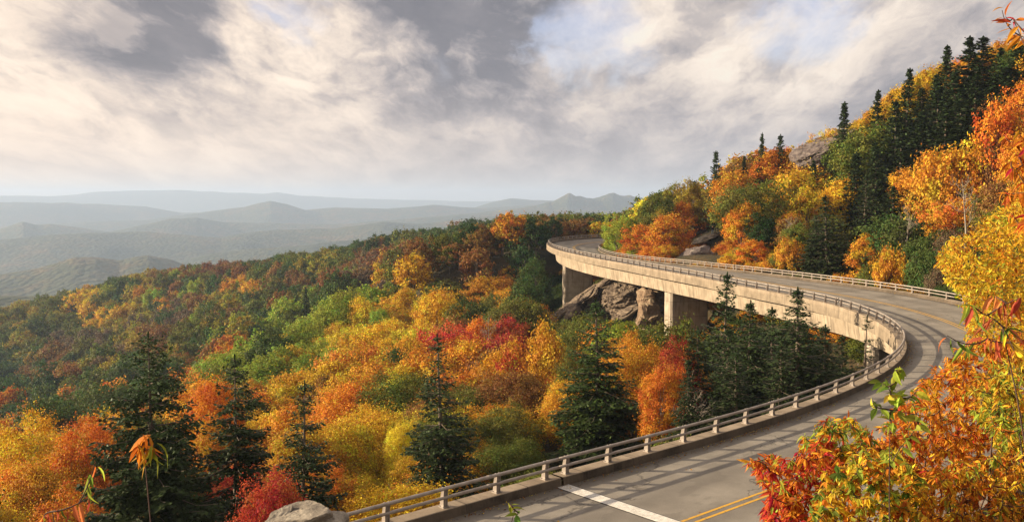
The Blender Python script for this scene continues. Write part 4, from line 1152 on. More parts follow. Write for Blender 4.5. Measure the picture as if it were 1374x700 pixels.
# thin out what would hide the foreground spruces and the hand-placed trees
keep = []
targets2 = [(s_['px'], s_['py'] + (190 if s_['kind'] in 'ABCDE' else 75), s_['y'], s_['r'] / s_['y'] * FPX) for s_ in spr if s_['kind'] in 'ABCDE' or (s_['kind'] == 'm' and s_['y'] > 100)]
targets = [(s_['px'], s_['py'] + (150 if s_['kind'] in 'ABCDE' else 25), s_['y'], s_['r'] / s_['y'] * FPX) for s_ in spr] + [(h_[0], h_[1] + h_[3] * .5, h_[2], h_[3]) for h_ in hero]
for t_ in trees[:-len(hero_t)]:
    tx, ty = project((t_['x'], t_['y'], t_['z'] + t_['H'])); hw_ = t_['r'] / t_['y'] * FPX
    bad = any(t_['y'] < yd - 3 and abs(tx - hx) < hw_ * .8 + hr * .35 and ty < hy for hx, hy, yd, hr in targets)
    bad2 = any(t_['y'] < yd + 5 and abs(tx - hx) < hw_ * .75 + hr * .75 and ty < hy for hx, hy, yd, hr in targets2)
    if bad2: continue
    if 95 < t_['y'] < 190 and abs(tx - 954) < hw_ * .9 + 14 and ty < 326:
        v_ = dir_px(tx, 330); Hn = CAM_Z + v_.z / v_.y * t_['y'] - t_['z']
        if Hn < .6: continue
        if not t_.get('bush'): continue
        t_['hs'] *= Hn / t_['H']; t_['H'] = Hn
    if bad:
        if g.random() < 0.6: continue
        t_['H'] *= .7; t_['hs'] *= .7; t_['s'] *= .8; t_['r'] *= .8
    keep.append(t_)
trees = keep + hero_t

# ------------------------------------------------------------------ which trees show largest
SW, SH_ = 687, 350
zb = np.full((SH_, SW), 1e9); ib = np.full((SH_, SW), -1, int)
def splat(px, py, rx, ry, depth, ident):
    x0, x1 = int(max(0, (px - rx) / 2)), int(min(SW, (px + rx) / 2 + 1)); y0, y1 = int(max(0, (py - ry) / 2)), int(min(SH_, (py + ry) / 2 + 1))
    if x1 <= x0 or y1 <= y0: return
    yy, xx = np.mgrid[y0:y1, x0:x1]
    m_ = (((xx * 2 - px) / rx) ** 2 + ((yy * 2 - py) / ry) ** 2 < 1) & (zb[y0:y1, x0:x1] > depth)
    zb[y0:y1, x0:x1][m_] = depth; ib[y0:y1, x0:x1][m_] = ident
for s_ in np.arange(40, 235, 0.5):      # the deck hides what is behind it
    p = road_pt(s_, -.3); a, b = project(p + [0, 0, .3]); _, c = project(p - [0, 0, 2.6])
    x0 = int(a / 2)
    if 0 <= x0 < SW - 2:
        y0, y1 = int(max(0, b / 2)), int(min(SH_, c / 2)); sl_ = zb[y0:y1, x0:x0 + 3]; m_ = sl_ > p[1]; sl_[m_] = p[1]; ib[y0:y1, x0:x0 + 3][m_] = -2
for i, t_ in enumerate(trees):
    px, py = project((t_['x'], t_['y'], t_['z'] + t_['H'] * .6)); t_['px'], t_['py'] = float(px), float(py)
    f_ = FPX / t_['y']
    splat(px, py, t_['r'] * f_, t_['H'] * .42 * f_, t_['y'], i)
for s_ in spr: 
    f_ = FPX / s_['y']; px, py = project((s_['x'], s_['y'], s_['z'] + s_['H'] * .45)); splat(px, py, s_['r'] * .7 * f_, s_['H'] * .5 * f_, s_['y'], 100000 + s_['i'])
area = np.bincount(ib[ib >= 0][ib[ib >= 0] < 100000], minlength=len(trees))
rank = np.argsort(-area)
N_IND = 285
single = [int(i) for i in rank[:N_IND] if area[i] > 0]
single_set = set(single)
print('VISIBLE', int((area > 0).sum()), 'smallest single', int(area[single[-1]]))
def lod_of(t_): return 0 if t_['y'] < 85 else (1 if t_['y'] < 190 else 2)
for i, t_ in enumerate(trees):
    gg = np.random.default_rng(9000 + i)
    t_['cn'] = t_.get('col') or pick_colour(t_['px'], t_['py'], gg)
    c_ = np.array(PAL[t_['cn']][0]) * gg.uniform(.85, 1.15) * (1 + gg.uniform(-.06, .06, 3))
    t_['tint'] = tuple(float(q) for q in c_)
    t_['pi'] = int(gg.integers(5)) if not t_.get('bush') else 5; t_['rot'] = float(gg.uniform(0, 6.28)); t_['lod'] = lod_of(t_)

def add_tree(name, proto, x, y, z, sxy, sz, rot, tint, crown_name='crown'):
    root = empty(name, (x, y, z), rot)
    for nm, me in (('trunk', proto.trunk), (crown_name, proto.crown)):
        o = bpy.data.objects.new(nm, me); sc.collection.objects.link(o); o.parent = root
        o.scale = (sxy, sxy, sz)
        if nm != 'trunk': o['tint'] = tint
    return root
made = []
for i in single:
    t_ = trees[i]; pr = BL[t_['lod']][t_['pi']]
    root = add_tree('shrub' if t_.get('bush') else 'broadleaf_tree', pr, t_['x'], t_['y'], t_['z'], t_['s'], t_['hs'], t_['rot'], t_['tint'])
    t_['root'] = root; t_['area'] = int(area[i]); made.append(t_)

# the rest of the wood as one mass
protos = bpy.data.collections.new('wood_kinds')
names = []
for l in (0, 1, 2):
    for k in range(6):
        o = joined(BL[l][k], 'kind_%d%d' % (l, k), M_bark, M_leaf); protos.objects.link(o); names.append((l, k))
rest = [t_ for i, t_ in enumerate(trees) if i not in single_set]
me = bpy.data.meshes.new('forest')
me.vertices.add(len(rest)); me.vertices.foreach_set('co', np.array([(t_['x'], t_['y'], t_['z']) for t_ in rest], np.float32).ravel())
for nm, ty, vals in (('pidx', 'INT', [t_['lod'] * 6 + t_['pi'] for t_ in rest]), ('rot', 'FLOAT', [t_['rot'] for t_ in rest])):
    a = me.attributes.new(nm, ty, 'POINT'); a.data.foreach_set('value', vals)
a = me.attributes.new('scl', 'FLOAT_VECTOR', 'POINT'); a.data.foreach_set('vector', np.array([(t_['s'], t_['s'], t_['hs']) for t_ in rest], np.float32).ravel())
a = me.attributes.new('tint', 'FLOAT_COLOR', 'POINT'); a.data.foreach_set('color', np.array([(*t_['tint'], 1) for t_ in rest], np.float32).ravel())
fo = bpy.data.objects.new('forest', me); sc.collection.objects.link(fo)
tag(fo, 'closed autumn canopy running down the slopes and over the far ridge', kind='stuff')
ng = bpy.data.node_groups.new('wood', 'GeometryNodeTree')
ng.interface.new_socket('Geometry', in_out='INPUT', socket_type='NodeSocketGeometry')
ng.interface.new_socket('Geometry', in_out='OUTPUT', socket_type='NodeSocketGeometry')
gi = ng.nodes.new('NodeGroupInput'); go = ng.nodes.new('NodeGroupOutput')
ci_ = ng.nodes.new('GeometryNodeCollectionInfo'); ci_.inputs['Collection'].default_value = protos; ci_.inputs['Separate Children'].default_value = True; ci_.inputs['Reset Children'].default_value = True
iop = ng.nodes.new('GeometryNodeInstanceOnPoints'); iop.inputs['Pick Instance'].default_value = True
def nattr(nm, ty):
    nd = ng.nodes.new('GeometryNodeInputNamedAttribute'); nd.data_type = ty; nd.inputs['Name'].default_value = nm; return nd.outputs['Attribute']
mp_ = ng.nodes.new('GeometryNodeMeshToPoints')
ng.links.new(gi.outputs[0], mp_.inputs[0]); ng.links.new(mp_.outputs[0], iop.inputs['Points'])
ng.links.new(ci_.outputs[0], iop.inputs['Instance']); ng.links.new(nattr('pidx', 'INT'), iop.inputs['Instance Index'])
cx_ = ng.nodes.new('ShaderNodeCombineXYZ'); ng.links.new(nattr('rot', 'FLOAT'), cx_.inputs[2]); ng.links.new(cx_.outputs[0], iop.inputs['Rotation'])
ng.links.new(nattr('scl', 'FLOAT_VECTOR'), iop.inputs['Scale'])
ng.links.new(iop.outputs[0], go.inputs[0])
md = fo.modifiers.new('wood', 'NODES'); md.node_group = ng

# spruces
for s_ in spr:
    gg = np.random.default_rng(7700 + s_['i'])
    if s_['kind'] in HEROSP: pr = HEROSP[s_['kind']]; rb = sp_base_r[s_['kind']]
    elif s_['kind'] == 'm': k_ = s_['i'] % 4; pr = SPR['mid'][k_]; rb = 2.3 + .25 * k_
    else: k_ = (s_['i'] * 3) % 5; pr = SPR['far'][k_]; rb = 2.1 + .2 * k_
    tn = np.array((0.030, 0.046, 0.016)) * gg.uniform(.85, 1.25)
    if s_['kind'] == 'E': tn = np.array((0.040, 0.066, 0.018))
    s_['root'] = add_tree('spruce_tree', pr, s_['x'], s_['y'], s_['z'], s_['r'] * (1.22 if s_['kind'] == 'f' else 1.0) / rb, s_['H'] / pr.h0, gg.uniform(0, 6.28), tuple(float(q) for q in tn), 'foliage')
    s_['root'].rotation_euler = (gg.uniform(-.035, .035), gg.uniform(-.035, .035), s_['root'].rotation_euler[2])

# ================================================================== ROCKS
import bmesh
def slab_verts(c, size, rz, tilt, seed, strata=0.10, sub=5, tilt2=0.0, boxy=5.0):
    """a weathered block: rounded box cut by random planes with ledges along its bedding"""
    bm = bmesh.new(); bmesh.ops.create_icosphere(bm, subdivisions=sub, radius=1.0)
    V = np.array([v.co[:] for v in bm.verts]); F = [[v.index for v in f.verts] for f in bm.faces]; bm.free()
    g = np.random.default_rng(seed)
    k = (np.abs(V) ** boxy).sum(1) ** (1 / boxy); V = V / k[:, None]
    for _ in range(12):
        n = unit(g.normal(size=3)); d = g.uniform(.62, .95); q = V @ n
        V = V - np.maximum(q - d, 0)[:, None] * n * 0.9
    h = np.array(size, float) / 2
    V = V * h
    # bedding: steps in and out by layer
    lay = max(0.18, h[2] * 0.16)
    zz = V[:, 2] + 0.12 * np.sin(V[:, 0] * 1.3 + seed) + 0.1 * np.sin(V[:, 1] * 2.1)
    li = np.floor(zz / lay).astype(int); off = np.random.default_rng(seed + 5).uniform(-1, 1, 400)[(li + 200) % 400]
    out = unit(V * [1, 1, .15])
    V = V + out * (off * strata * min(h[0], h[1]))[:, None]
    n3 = vnoise(V[:, 0] * 7 + V[:, 2] * 4, V[:, 1] * 7 - V[:, 2] * 5, 9, seed) + .5 * vnoise(V[:, 0] * 21 + V[:, 2] * 17, V[:, 1] * 23 + V[:, 2] * 9, 9, seed + 1)
    V = V + unit(V) * (n3 * 0.09 * h.min())[:, None] + np.random.default_rng(seed + 9).normal(size=V.shape) * 0.012 * h.min()
    def rot(ax, a):
        c_, s_ = math.cos(a), math.sin(a)
        return np.array([[1, 0, 0], [0, c_, -s_], [0, s_, c_]]) if ax == 0 else (np.array([[c_, 0, s_], [0, 1, 0], [-s_, 0, c_]]) if ax == 1 else np.array([[c_, -s_, 0], [s_, c_, 0], [0, 0, 1]]))
    Rm = rot(2, rz) @ rot(1, -tilt) @ rot(0, tilt2)
    return V @ Rm.T + np.asarray(c), F
def rock(name, parts, m, label, cat, group=None):
    mb = MB()
    for i, (px, py, d, L, T, dep, tilt, *more) in enumerate(parts):
        k = d / FPX
        V, F = slab_verts(P(px, py, d), (L * k, dep, T * k), R(more[0] if more else 0), R(tilt), 900 + i * 7 + int(px), more[1] if len(more) > 1 else 0.10, sub=4 if L < 40 else 5, tilt2=R(more[2] if len(more) > 2 else 0))
        mb.add(V, F)
    o = mb.build(name, m); tag(o, label, cat, group); return o
# the tilted outcrop beside the far pier: slabs rising to the right, a dark body behind
gb = np.random.default_rng(5)
blocks = [(775, 424, 163, 92, 44, 7, 34, 0, .10), (752, 446, 159, 60, 30, 6, 50, 0, .12), (800, 436, 164, 80, 44, 7, 12, 0, .08), (815, 402, 168, 62, 44, 8, 20, 0, .08)]
for lay_ in range(8):                         # bedding planes, each broken into blocks along its length
    q_ = gb.uniform(0, 14)
    while q_ < 104:
        L_ = gb.uniform(14, 40); T_ = gb.uniform(5, 12)
        ca, sa_ = math.cos(R(40)), math.sin(R(40))
        px_ = 724 + (q_ + L_ / 2) * ca + lay_ * 6.2 * sa_; py_ = 456 - (q_ + L_ / 2) * sa_ * .98 + lay_ * 6.2 * ca - 6
        if not (q_ > 70 and gb.random() < .35):
            blocks.append((px_, py_, 158 + lay_ * .2 + gb.uniform(-1.2, 1.2), L_ * 1.25, T_, gb.uniform(3.5, 6), 40 + gb.uniform(-7, 6), gb.uniform(-14, 14), .16, gb.uniform(-8, 16)))
        q_ += L_ * gb.uniform(.7, 1.0)
for px_, py_ in ((812, 380), (826, 378), (840, 384), (800, 388)): blocks.append((px_, py_, 164, gb.uniform(26, 44), gb.uniform(7, 13), 5, gb.uniform(22, 38), gb.uniform(-10, 10), .14))
rock('rock_outcrop', blocks, M_rock, 'rugged outcrop of tilted rock slabs beside the far bridge pier', 'rock outcrop')
rock('rock_outcrop', [(873, 416, 136, 33, 66, 6, 6, 0, .06), (867, 428, 135, 24, 46, 5, 14, 0, .06), (884, 402, 138, 26, 40, 5, -8, 0, .06), (886, 432, 134, 16, 22, 3, 20), (868, 398, 135, 22, 20, 4, 24, 0, .12), (876, 424, 134, 20, 12, 4, 40, 0, .14), (862, 434, 134, 16, 18, 4, 60, 0, .14), (884, 412, 135, 18, 10, 4, 30, 0, .14)],
     M_rock3, 'tan upright rock face under the deck beside the middle pier', 'rock outcrop')
rock('rock_outcrop', [(846, 405, 150, 60, 60, 6, 12, 10, .10), (824, 402, 152, 44, 44, 6, 24, 0, .12), (850, 432, 147, 70, 36, 6, 10, 0, .1), (900, 404, 150, 60, 60, 6, 4, 0, .08), (848, 384, 151, 44, 12, 5, 20, 0, .12), (838, 395, 149, 36, 10, 4, 34, 0, .14), (846, 416, 146, 36, 12, 4, 30, 0, .14)], M_rock, 'dark rock wall in shadow beneath the deck between the piers', 'rock outcrop')
rock('rock_dome', [(1104, 204, 160, 78, 46, 10, 30, 0, .03), (1122, 196, 162, 56, 34, 10, 18, 0, .03)], M_rock2, 'bare brown rock dome on the skyline among orange trees', 'rock')
rock('roadside_rock', [(938, 347, 152, 54, 30, 6, 10, 0, .04), (962, 353, 149, 40, 24, 5, -10, 0, .04), (916, 350, 154, 26, 18, 4, 30, 0, .05)], M_rock2, 'rounded grey rock just behind the inner guardrail', 'rock', 'bare rocks on the hillside')
rock('rock_slab', [(946, 319.5, 170.5, 34, 7, 4, 24, 0, .10), (938, 324, 169.5, 22, 7, 4, 20, 0, .1)], M_boul, 'long tilted rock slab the hiker stands on', 'rock', 'bare rocks on the hillside')
rock('rock_slab', [(984, 309, 165, 14, 5, 2.5, 2, 0, .06)], M_boul, 'small pale ledge of rock right of the hiker', 'rock', 'bare rocks on the hillside')
rock('boulder', [(404, 704, 23.0, 94, 46, 2.2, 7, 8, .05), (368, 712, 22.6, 60, 44, 1.8, 14, 0, .05), (440, 716, 22.8, 46, 44, 1.8, -10, 0, .05)], M_boul, 'pale weathered boulder where the guardrail starts', 'boulder')

# ================================================================== LITTLE ROADSIDE SHED AND THE HIKER
def quad_box(mb, a, b):
    mb.box(((a[0] + b[0]) / 2, (a[1] + b[1]) / 2, (a[2] + b[2]) / 2), (b[0] - a[0], b[1] - a[1], b[2] - a[2]))
m, t, out = mat('grey_shed_wall'); M_shed = m
principled(t, out, t.ramp(t.noise(t.node('ShaderNodeTexCoord').outputs['Object'], 3, 5, .6), [(.3, (.30, .28, .26)), (.7, (.46, .43, .40))]), .9)
m, t, out = mat('dark_shingle'); M_shin = m
g_ = t.node('ShaderNodeTexCoord').outputs['Object']
principled(t, out, t.ramp(t.noise(t.mapping(g_, scale=(2, 2, 9)), 2, 4, .6), [(.3, (.02, .02, .024)), (.7, (.06, .055, .055))]), .85)
pS = P(796.5, 317.5, 243)
sh = empty('small_building', (pS[0], pS[1], pS[2] - 1.2), R(-28)); tag(sh, 'tiny grey gabled hut with dark roof beyond the far bend', 'hut')
mb = MB(); quad_box(mb, (-1.5, -0.9, 0), (1.5, 0.9, 1.75))
mb.add([(-1.5, -.9, 1.75), (-1.5, .9, 1.75), (-1.5, 0, 2.75), (-1.44, -.9, 1.75), (-1.44, .9, 1.75), (-1.44, 0, 2.75)], [(0, 2, 1), (3, 4, 5), (0, 3, 5, 2), (1, 2, 5, 4)])
mb.add([(1.5, -.9, 1.75), (1.5, .9, 1.75), (1.5, 0, 2.75), (1.44, -.9, 1.75), (1.44, .9, 1.75), (1.44, 0, 2.75)], [(0, 1, 2), (3, 5, 4), (0, 2, 5, 3), (1, 4, 5, 2)])
mb.build('wall', M_shed, sh)
mb = MB()
for sg in (-1, 1):
    a, b = np.array([-1.65, 0, 2.84]), np.array([-1.65, sg * 1.12, 1.62]); c, d_ = np.array([1.65, sg * 1.12, 1.62]), np.array([1.65, 0, 2.84]); dn = np.array([0, 0, -.07])
    mb.add([a, b, c, d_, a + dn, b + dn, c + dn, d_ + dn], [(0, 1, 2, 3), (4, 7, 6, 5), (1, 5, 6, 2), (0, 4, 5, 1), (3, 2, 6, 7)])
mb.build('roof', M_shin, sh)
mb = MB(); mb.box((-1.51, 0, .95), (.05, .8, 1.7)); mb.build('door', M_shin, sh)

def flat_mat(nm, c, r=0.85):
    m, t, out = mat(nm); g_ = t.node('ShaderNodeTexCoord').outputs['Object']
    principled(t, out, t.mix(t.noise(g_, 9, 4, .6), (c[0] * .75, c[1] * .75, c[2] * .75, 1), (*c, 1)), r); return m
M_skin = flat_mat('skin', (.48, .28, .20)); M_jack = flat_mat('navy_jacket', (.018, .022, .04)); M_jean = flat_mat('light_blue_jeans', (.24, .36, .50)); M_hair = flat_mat('auburn_hair', (.14, .045, .02))
def skinned(name, verts, edges, rad, m, parent, root=0, sub=2):
    me = bpy.data.meshes.new(name); me.from_pydata(verts, edges, []); me.update()
    o = bpy.data.objects.new(name, me); sc.collection.objects.link(o)
    sk = o.modifiers.new('skin', 'SKIN'); sk.use_smooth_shade = True
    for i, r_ in enumerate(rad):
        v_ = me.skin_vertices[0].data[i]; v_.radius = (r_, r_) if not isinstance(r_, tuple) else r_; v_.use_root = (i == root)
    su = o.modifiers.new('sub', 'SUBSURF'); su.levels = sub; su.render_levels = sub
    me.materials.append(m); o.parent = parent; return o
pH = P(956, 315.5, 170)
man = empty('person', pH, R(200)); tag(man, 'hiker in dark jacket and light blue jeans standing on rock slab', 'person')
bv = [(0, 0, .95), (0, 0.01, 1.15), (0, 0, 1.38), (0, 0, 1.50), (0, -.02, 1.60), (0, -.02, 1.74),
      (.19, 0, 1.42), (.27, .03, 1.15), (.25, -.14, .95), (.24, -.2, .88), (-.19, 0, 1.42), (-.26, .04, 1.15), (-.25, -.08, .92), (-.25, -.12, .84),
      (.10, 0, .90), (.12, -.06, .50), (.12, .02, .08), (.13, -.14, .04), (-.10, 0, .90), (-.11, .06, .50), (-.11, .12, .09), (-.12, -.02, .04)]
be = [(0, 1), (1, 2), (2, 3), (3, 4), (4, 5), (2, 6), (6, 7), (7, 8), (8, 9), (2, 10), (10, 11), (11, 12), (12, 13), (0, 14), (14, 15), (15, 16), (16, 17), (0, 18), (18, 19), (19, 20), (20, 21)]
br = [.12, .12, .13, .055, .085, .08, .06, .045, .035, .04, .06, .045, .035, .04, .085, .06, .04, .035, .085, .06, .04, .035]
skinned('body', bv, be, br, M_skin, man)
skinned('jacket', [bv[0], bv[1], bv[2], (0, 0, 1.46), bv[6], bv[7], bv[8], bv[10], bv[11], bv[12]], [(0, 1), (1, 2), (2, 3), (2, 4), (4, 5), (5, 6), (2, 7), (7, 8), (8, 9)], [.165, .16, .165, .09, .085, .07, .055, .085, .07, .055], M_jack, man)
skinned('trousers', [bv[0], bv[14], bv[15], bv[16], bv[18], bv[19], bv[20]], [(0, 1), (1, 2), (2, 3), (0, 4), (4, 5), (5, 6)], [.15, .115, .08, .065, .115, .08, .065], M_jean, man)
skinned('hair', [(0, .02, 1.66), (0, .02, 1.76)], [(0, 1)], [.10, .085], M_hair, man)

# ================================================================== BARE TREES
def bare_tree(px, pyt, d, Hh, seed, label, m=M_pale, lean=0.0):
    g = np.random.default_rng(seed); p = P(px, pyt, d)
    root = empty('bare_tree', (p[0], p[1], p[2] - Hh)); tag(root, label, 'tree', 'leafless pale trees')
    tk = MB(); top = np.array([lean, 0, Hh])
    pts_ = np.array([[0, 0, -1.5], [0.05, 0, Hh * .3], [lean * .5 + .1, .05, Hh * .62], list(top)])
    tk.tube(pts_, [.11, .085, .05, .012], 6); tk.build('trunk', m, root, smooth=True)
    lb = MB()
    def br_(o_, dr, L, r_, lvl):
        dr = dr / np.linalg.norm(dr); pts2 = [o_]
        for q in range(4):
            dr = dr + g.normal(size=3) * .22 + [0, 0, .12]; dr /= np.linalg.norm(dr); pts2.append(pts2[-1] + dr * L / 4)
        lb.tube(pts2, np.linspace(r_, r_ * .3, 5), 4)
        if lvl < 2:
            for q in range(4): br_(pts2[1 + q % 4], dr + g.normal(size=3) * .9, L * .55, r_ * .5, lvl + 1)
    for k in range(11):
        z_ = Hh * g.uniform(.3, .97); o_ = np.array([np.interp(z_, pts_[:, 2], pts_[:, i]) for i in (0, 1, 2)])
        a_ = g.uniform(0, 6.28); br_(o_, np.array([math.cos(a_), math.sin(a_), .7]), Hh * .24 * (1.25 - z_ / Hh) + .4, .032, 0)
    lb.build('branches', m, root, smooth=True)
    return root
bare_tree(930, 512, 56, 4.2, 1, 'pale dead tree in front of the dark spruces inside the bend', lean=-.4)
bare_tree(655, 428, 120, 9, 2, 'slim leafless trunk standing in the golden slope left of the outcrop')
bare_tree(1215, 285, 100, 7, 3, 'grey bare tree with thin limbs halfway up the hillside', lean=.5)
bare_tree(1062, 298, 120, 6, 4, 'leafless twiggy tree below the golden crowns on the hillside')
bare_tree(1298, 240, 84, 7, 5, 'bare grey tree on the upper right slope', lean=-.5)
bare_tree(893, 395, 100, 5, 6, 'little bare tree by the middle pier') if False else None

# ================================================================== FALLEN LEAVES
g = np.random.default_rng(77)
n = 5200
ss_ = g.uniform(30, 115, n); side = g.random(n)
uu_ = np.where(side < .72, 0.34 + np.abs(g.normal(size=n)) * .22, np.where(side < .86, W - .36 - np.abs(g.normal(size=n)) * .3, g.uniform(.4, W - .4, n)))
dense = vnoise(ss_ * 10, uu_ * 0, 60, 5); okm = (dense + g.uniform(-.5, .5, n) > -.1) & ~((side >= .86) & (g.random(n) < .75))
pos = np.array([road_pt(a, b, .022) for a, b in zip(ss_[okm], uu_[okm])])
nor = unit(np.array([0, 0, 1.]) + g.normal(size=(len(pos), 3)) * .3)
q = leaf_quads(pos, nor, g.uniform(.05, .11, len(pos)), g.uniform(.03, .07, len(pos)), g)
cols = np.array([(.30, .13, .03), (.42, .24, .04), (.14, .08, .035), (.22, .10, .04), (.35, .28, .05), (.10, .06, .03)])[g.integers(0, 6, len(pos))]
me = quads_mesh('fallen_leaves', q, [M_fore], {'var': g.uniform(0, 1, len(pos)), 'clump': g.uniform(0, 1, len(pos))})
a = me.attributes.new('tint', 'FLOAT_COLOR', 'FACE'); a.data.foreach_set('color', np.c_[cols, np.ones(len(pos))].astype(np.float32).ravel())
o = bpy.data.objects.new('fallen_leaves', me); sc.collection.objects.link(o); tag(o, 'brown and yellow leaves fallen along the kerbs', kind='stuff')

# ================================================================== FOREGROUND SHRUBS
LT = []
def leaf_template(curl=0.55, fold=0.35, broad=False):
    """pointed leaf along +x, length 1, folded on the midrib and curling down: 8 quads"""
    xs = np.array([0, .18, .42, .68, 1.0]); hw = np.array([.02, .105, .14, .10, .004]) * (1.75 if broad else 1.0)
    z0 = -curl * xs ** 2 * .5
    out = []
    for sg in (-1, 1):
        for i in range(4):
            a = [xs[i], 0, z0[i]]; b = [xs[i + 1], 0, z0[i + 1]]
            c = [xs[i + 1], sg * hw[i + 1], z0[i + 1] + fold * hw[i + 1]]; d = [xs[i], sg * hw[i], z0[i] + fold * hw[i]]
            out.append([a, b, c, d] if sg > 0 else [a, d, c, b])
    return np.array(out)
def narrow(t_): return t_ * [1, .62, 1]
TPL = [leaf_template(.35, .4), leaf_template(.8, .5), leaf_template(1.2, .3), leaf_template(.3, .25, True), leaf_template(.7, .5, True), narrow(leaf_template(.9, .5)), narrow(leaf_template(1.5, .4))]
def place_leaves(pos, direc, length, kinds, cols, g):
    """-> quads (n*8,4,3), tint per quad, var"""
    n = len(pos); x = unit(direc)
    up = unit(np.array([0, 0, 1.]) + g.normal(size=(n, 3)) * .55)
    y = unit(np.cross(up, x)); z = np.cross(x, y)
    M3 = np.stack([x, y, z], 1) * np.asarray(length)[:, None, None]
    T = np.array(TPL)[kinds]                               # n,8,4,3
    q = np.einsum('nfvk,nkj->nfvj', T, M3) + pos[:, None, None, :]
    return q.reshape(-1, 4, 3), np.repeat(cols, 8, 0), np.repeat(g.uniform(0, 1, n), 8)
def in_poly(x, y, poly):
    c = False; j = len(poly) - 1
    for i in range(len(poly)):
        (xi, yi), (xj, yj) = poly[i], poly[j]
        if (yi > y) != (yj > y) and x < (xj - xi) * (y - yi) / (yj - yi) + xi: c = not c
        j = i
    return c
COL = {'red': (.50, .065, .03), 'rosy': (.50, .14, .06), 'orange': (.58, .185, .025), 'tang': (.62, .27, .03), 'gold': (.66, .42, .04), 'lemon': (.62, .52, .06), 'lime': (.33, .38, .05), 'green': (.14, .22, .035), 'rust': (.28, .10, .03), 'brown': (.16, .07, .03)}
def plant(name, label, cat, poly, drange, nshoot, leaf, lps, mixc, base, seed, shoot_len=.5, kinds=(0, 1, 2), droop=.75, group=None, stems=3, leafvar=(.7, 1.3), spread=.16, fix_tips=None, stem_r=.010):
    g = np.random.default_rng(seed)
    xs = [p_[0] for p_ in poly]; ys = [p_[1] for p_ in poly]
    tips = []
    while len(tips) < nshoot:
        x_, y_ = g.uniform(min(xs), max(xs)), g.uniform(min(ys), max(ys))
        if in_poly(x_, y_, poly): tips.append(P(x_, y_, g.uniform(*drange)))
    tips = np.array(tips if fix_tips is None else fix_tips)
    base = np.asarray(base, float)
    root = empty(name, base); tag(root, label, cat, group)
    # main stems run from the base into the crown
    nodes = []; st = MB()
    for k in range(stems):
        tgt = tips[g.integers(len(tips))] * .75 + tips.mean(0) * .25
        m1 = base + (tgt - base) * .45 + g.normal(size=3) * .10 * np.linalg.norm(tgt - base) * [1, 1, .3]
        f = np.linspace(0, 1, 9)[:, None]
        c_ = (1 - f) ** 2 * base + 2 * f * (1 - f) * m1 + f ** 2 * tgt
        L = np.linalg.norm(tgt - base)
        st.tube(c_ - base, np.linspace(stem_r * L + .002, .0022, 9), 6); nodes += list(c_[2:])
    nodes = np.array(nodes)
    LP, LD, LL, LK, LC = [], [], [], [], []
    ckeys = list(mixc); cw = np.array([mixc[c] for c in ckeys], float); cw /= cw.sum()
    order = np.argsort(np.linalg.norm(tips - base, axis=1))
    for ti in order:
        tip = tips[ti]
        k = np.linalg.norm(nodes - tip, axis=1) + .35 * np.maximum(0, nodes[:, 2] - tip[2]) * 2
        o_ = nodes[k.argmin()]
        mid = (o_ + tip) / 2 + [0, 0, -.06 * np.linalg.norm(tip - o_)] + g.normal(size=3) * .03
        f = np.linspace(0, 1, 6)[:, None]
        c_ = (1 - f) ** 2 * o_ + 2 * f * (1 - f) * mid + f ** 2 * tip
        st.tube(c_ - base, np.linspace(.005, .0018, 6), 4, cap=False)
        nodes = np.vstack([nodes, c_[3:5]])
        dirn = unit((tip - c_[-2])[None])[0]
        main_c = g.choice(len(ckeys), p=cw)
        L = np.linalg.norm(tip - o_); sl = min(shoot_len, L) * g.uniform(.7, 1.1)
        for j in range(lps):
            q = 1 - (j / lps) * sl / max(L, 1e-3); q = max(q, 0.05)
            pt = (1 - q) ** 2 * o_ + 2 * q * (1 - q) * mid + q ** 2 * tip
            a_ = j * 2.4 + g.uniform(-.5, .5)
            sidev = unit(np.cross(dirn, g.normal(size=3))[None])[0]
            dd = dirn * .35 + sidev * .9 + np.array([0, 0, -droop * g.uniform(.4, 1.4)])
            LP.append(pt + g.normal(size=3) * spread * leaf * .5); LD.append(dd); LL.append(leaf * g.uniform(*leafvar)); LK.append(kinds[g.integers(len(kinds))])
            ck = ckeys[main_c if g.random() < .72 else g.choice(len(ckeys), p=cw)]
            LC.append(np.array(COL[ck]) * g.uniform(.75, 1.15))
    q_, tn, vr = place_leaves(np.array(LP), np.array(LD), np.array(LL), np.array(LK), np.array(LC), g)
    me = quads_mesh('foliage', q_ - base, [M_fore], {'var': vr, 'clump': np.repeat(g.uniform(0, 1, len(vr) // 8), 8)})
    a = me.attributes.new('tint', 'FLOAT_COLOR', 'FACE'); a.data.foreach_set('color', np.c_[tn, np.ones(len(tn))].astype(np.float32).ravel())
    o = bpy.data.objects.new('foliage', me); sc.collection.objects.link(o); o.parent = root
    st.build('stems', M_twig, root, smooth=True)
    return root
def gbase(px, d, up=0.0):
    p = P(px, 600, d); z_ = float(ground_z(np.array([p[0]]), np.array([p[1]]))[0]); return (p[0], p[1], z_ + up)
GF = 'shrubs crowding the viewpoint at the lower right'
plant('shrub', 'red leafed shrub at the left end of the foreground thicket, over the yellow road line', 'shrub', [(1000, 622), (1030, 606), (1062, 612), (1085, 590), (1120, 575), (1130, 640), (1120, 720), (1015, 720), (1035, 660)], (6.6, 8.0), 290, .072, 13,
      {'red': 6, 'orange': 3, 'lime': 1.2, 'tang': 1}, gbase(1090, 7.4), 21, group=GF)
plant('shrub', 'olive tipped shrub with narrow drooping leaves above the red one', 'shrub', [(1068, 600), (1082, 575), (1110, 558), (1150, 562), (1180, 590), (1170, 640), (1110, 630)], (7.2, 8.4), 150, .068, 12,
      {'lime': 3, 'green': 1.5, 'orange': 3, 'gold': 1.5}, gbase(1130, 7.9), 22, group=GF)
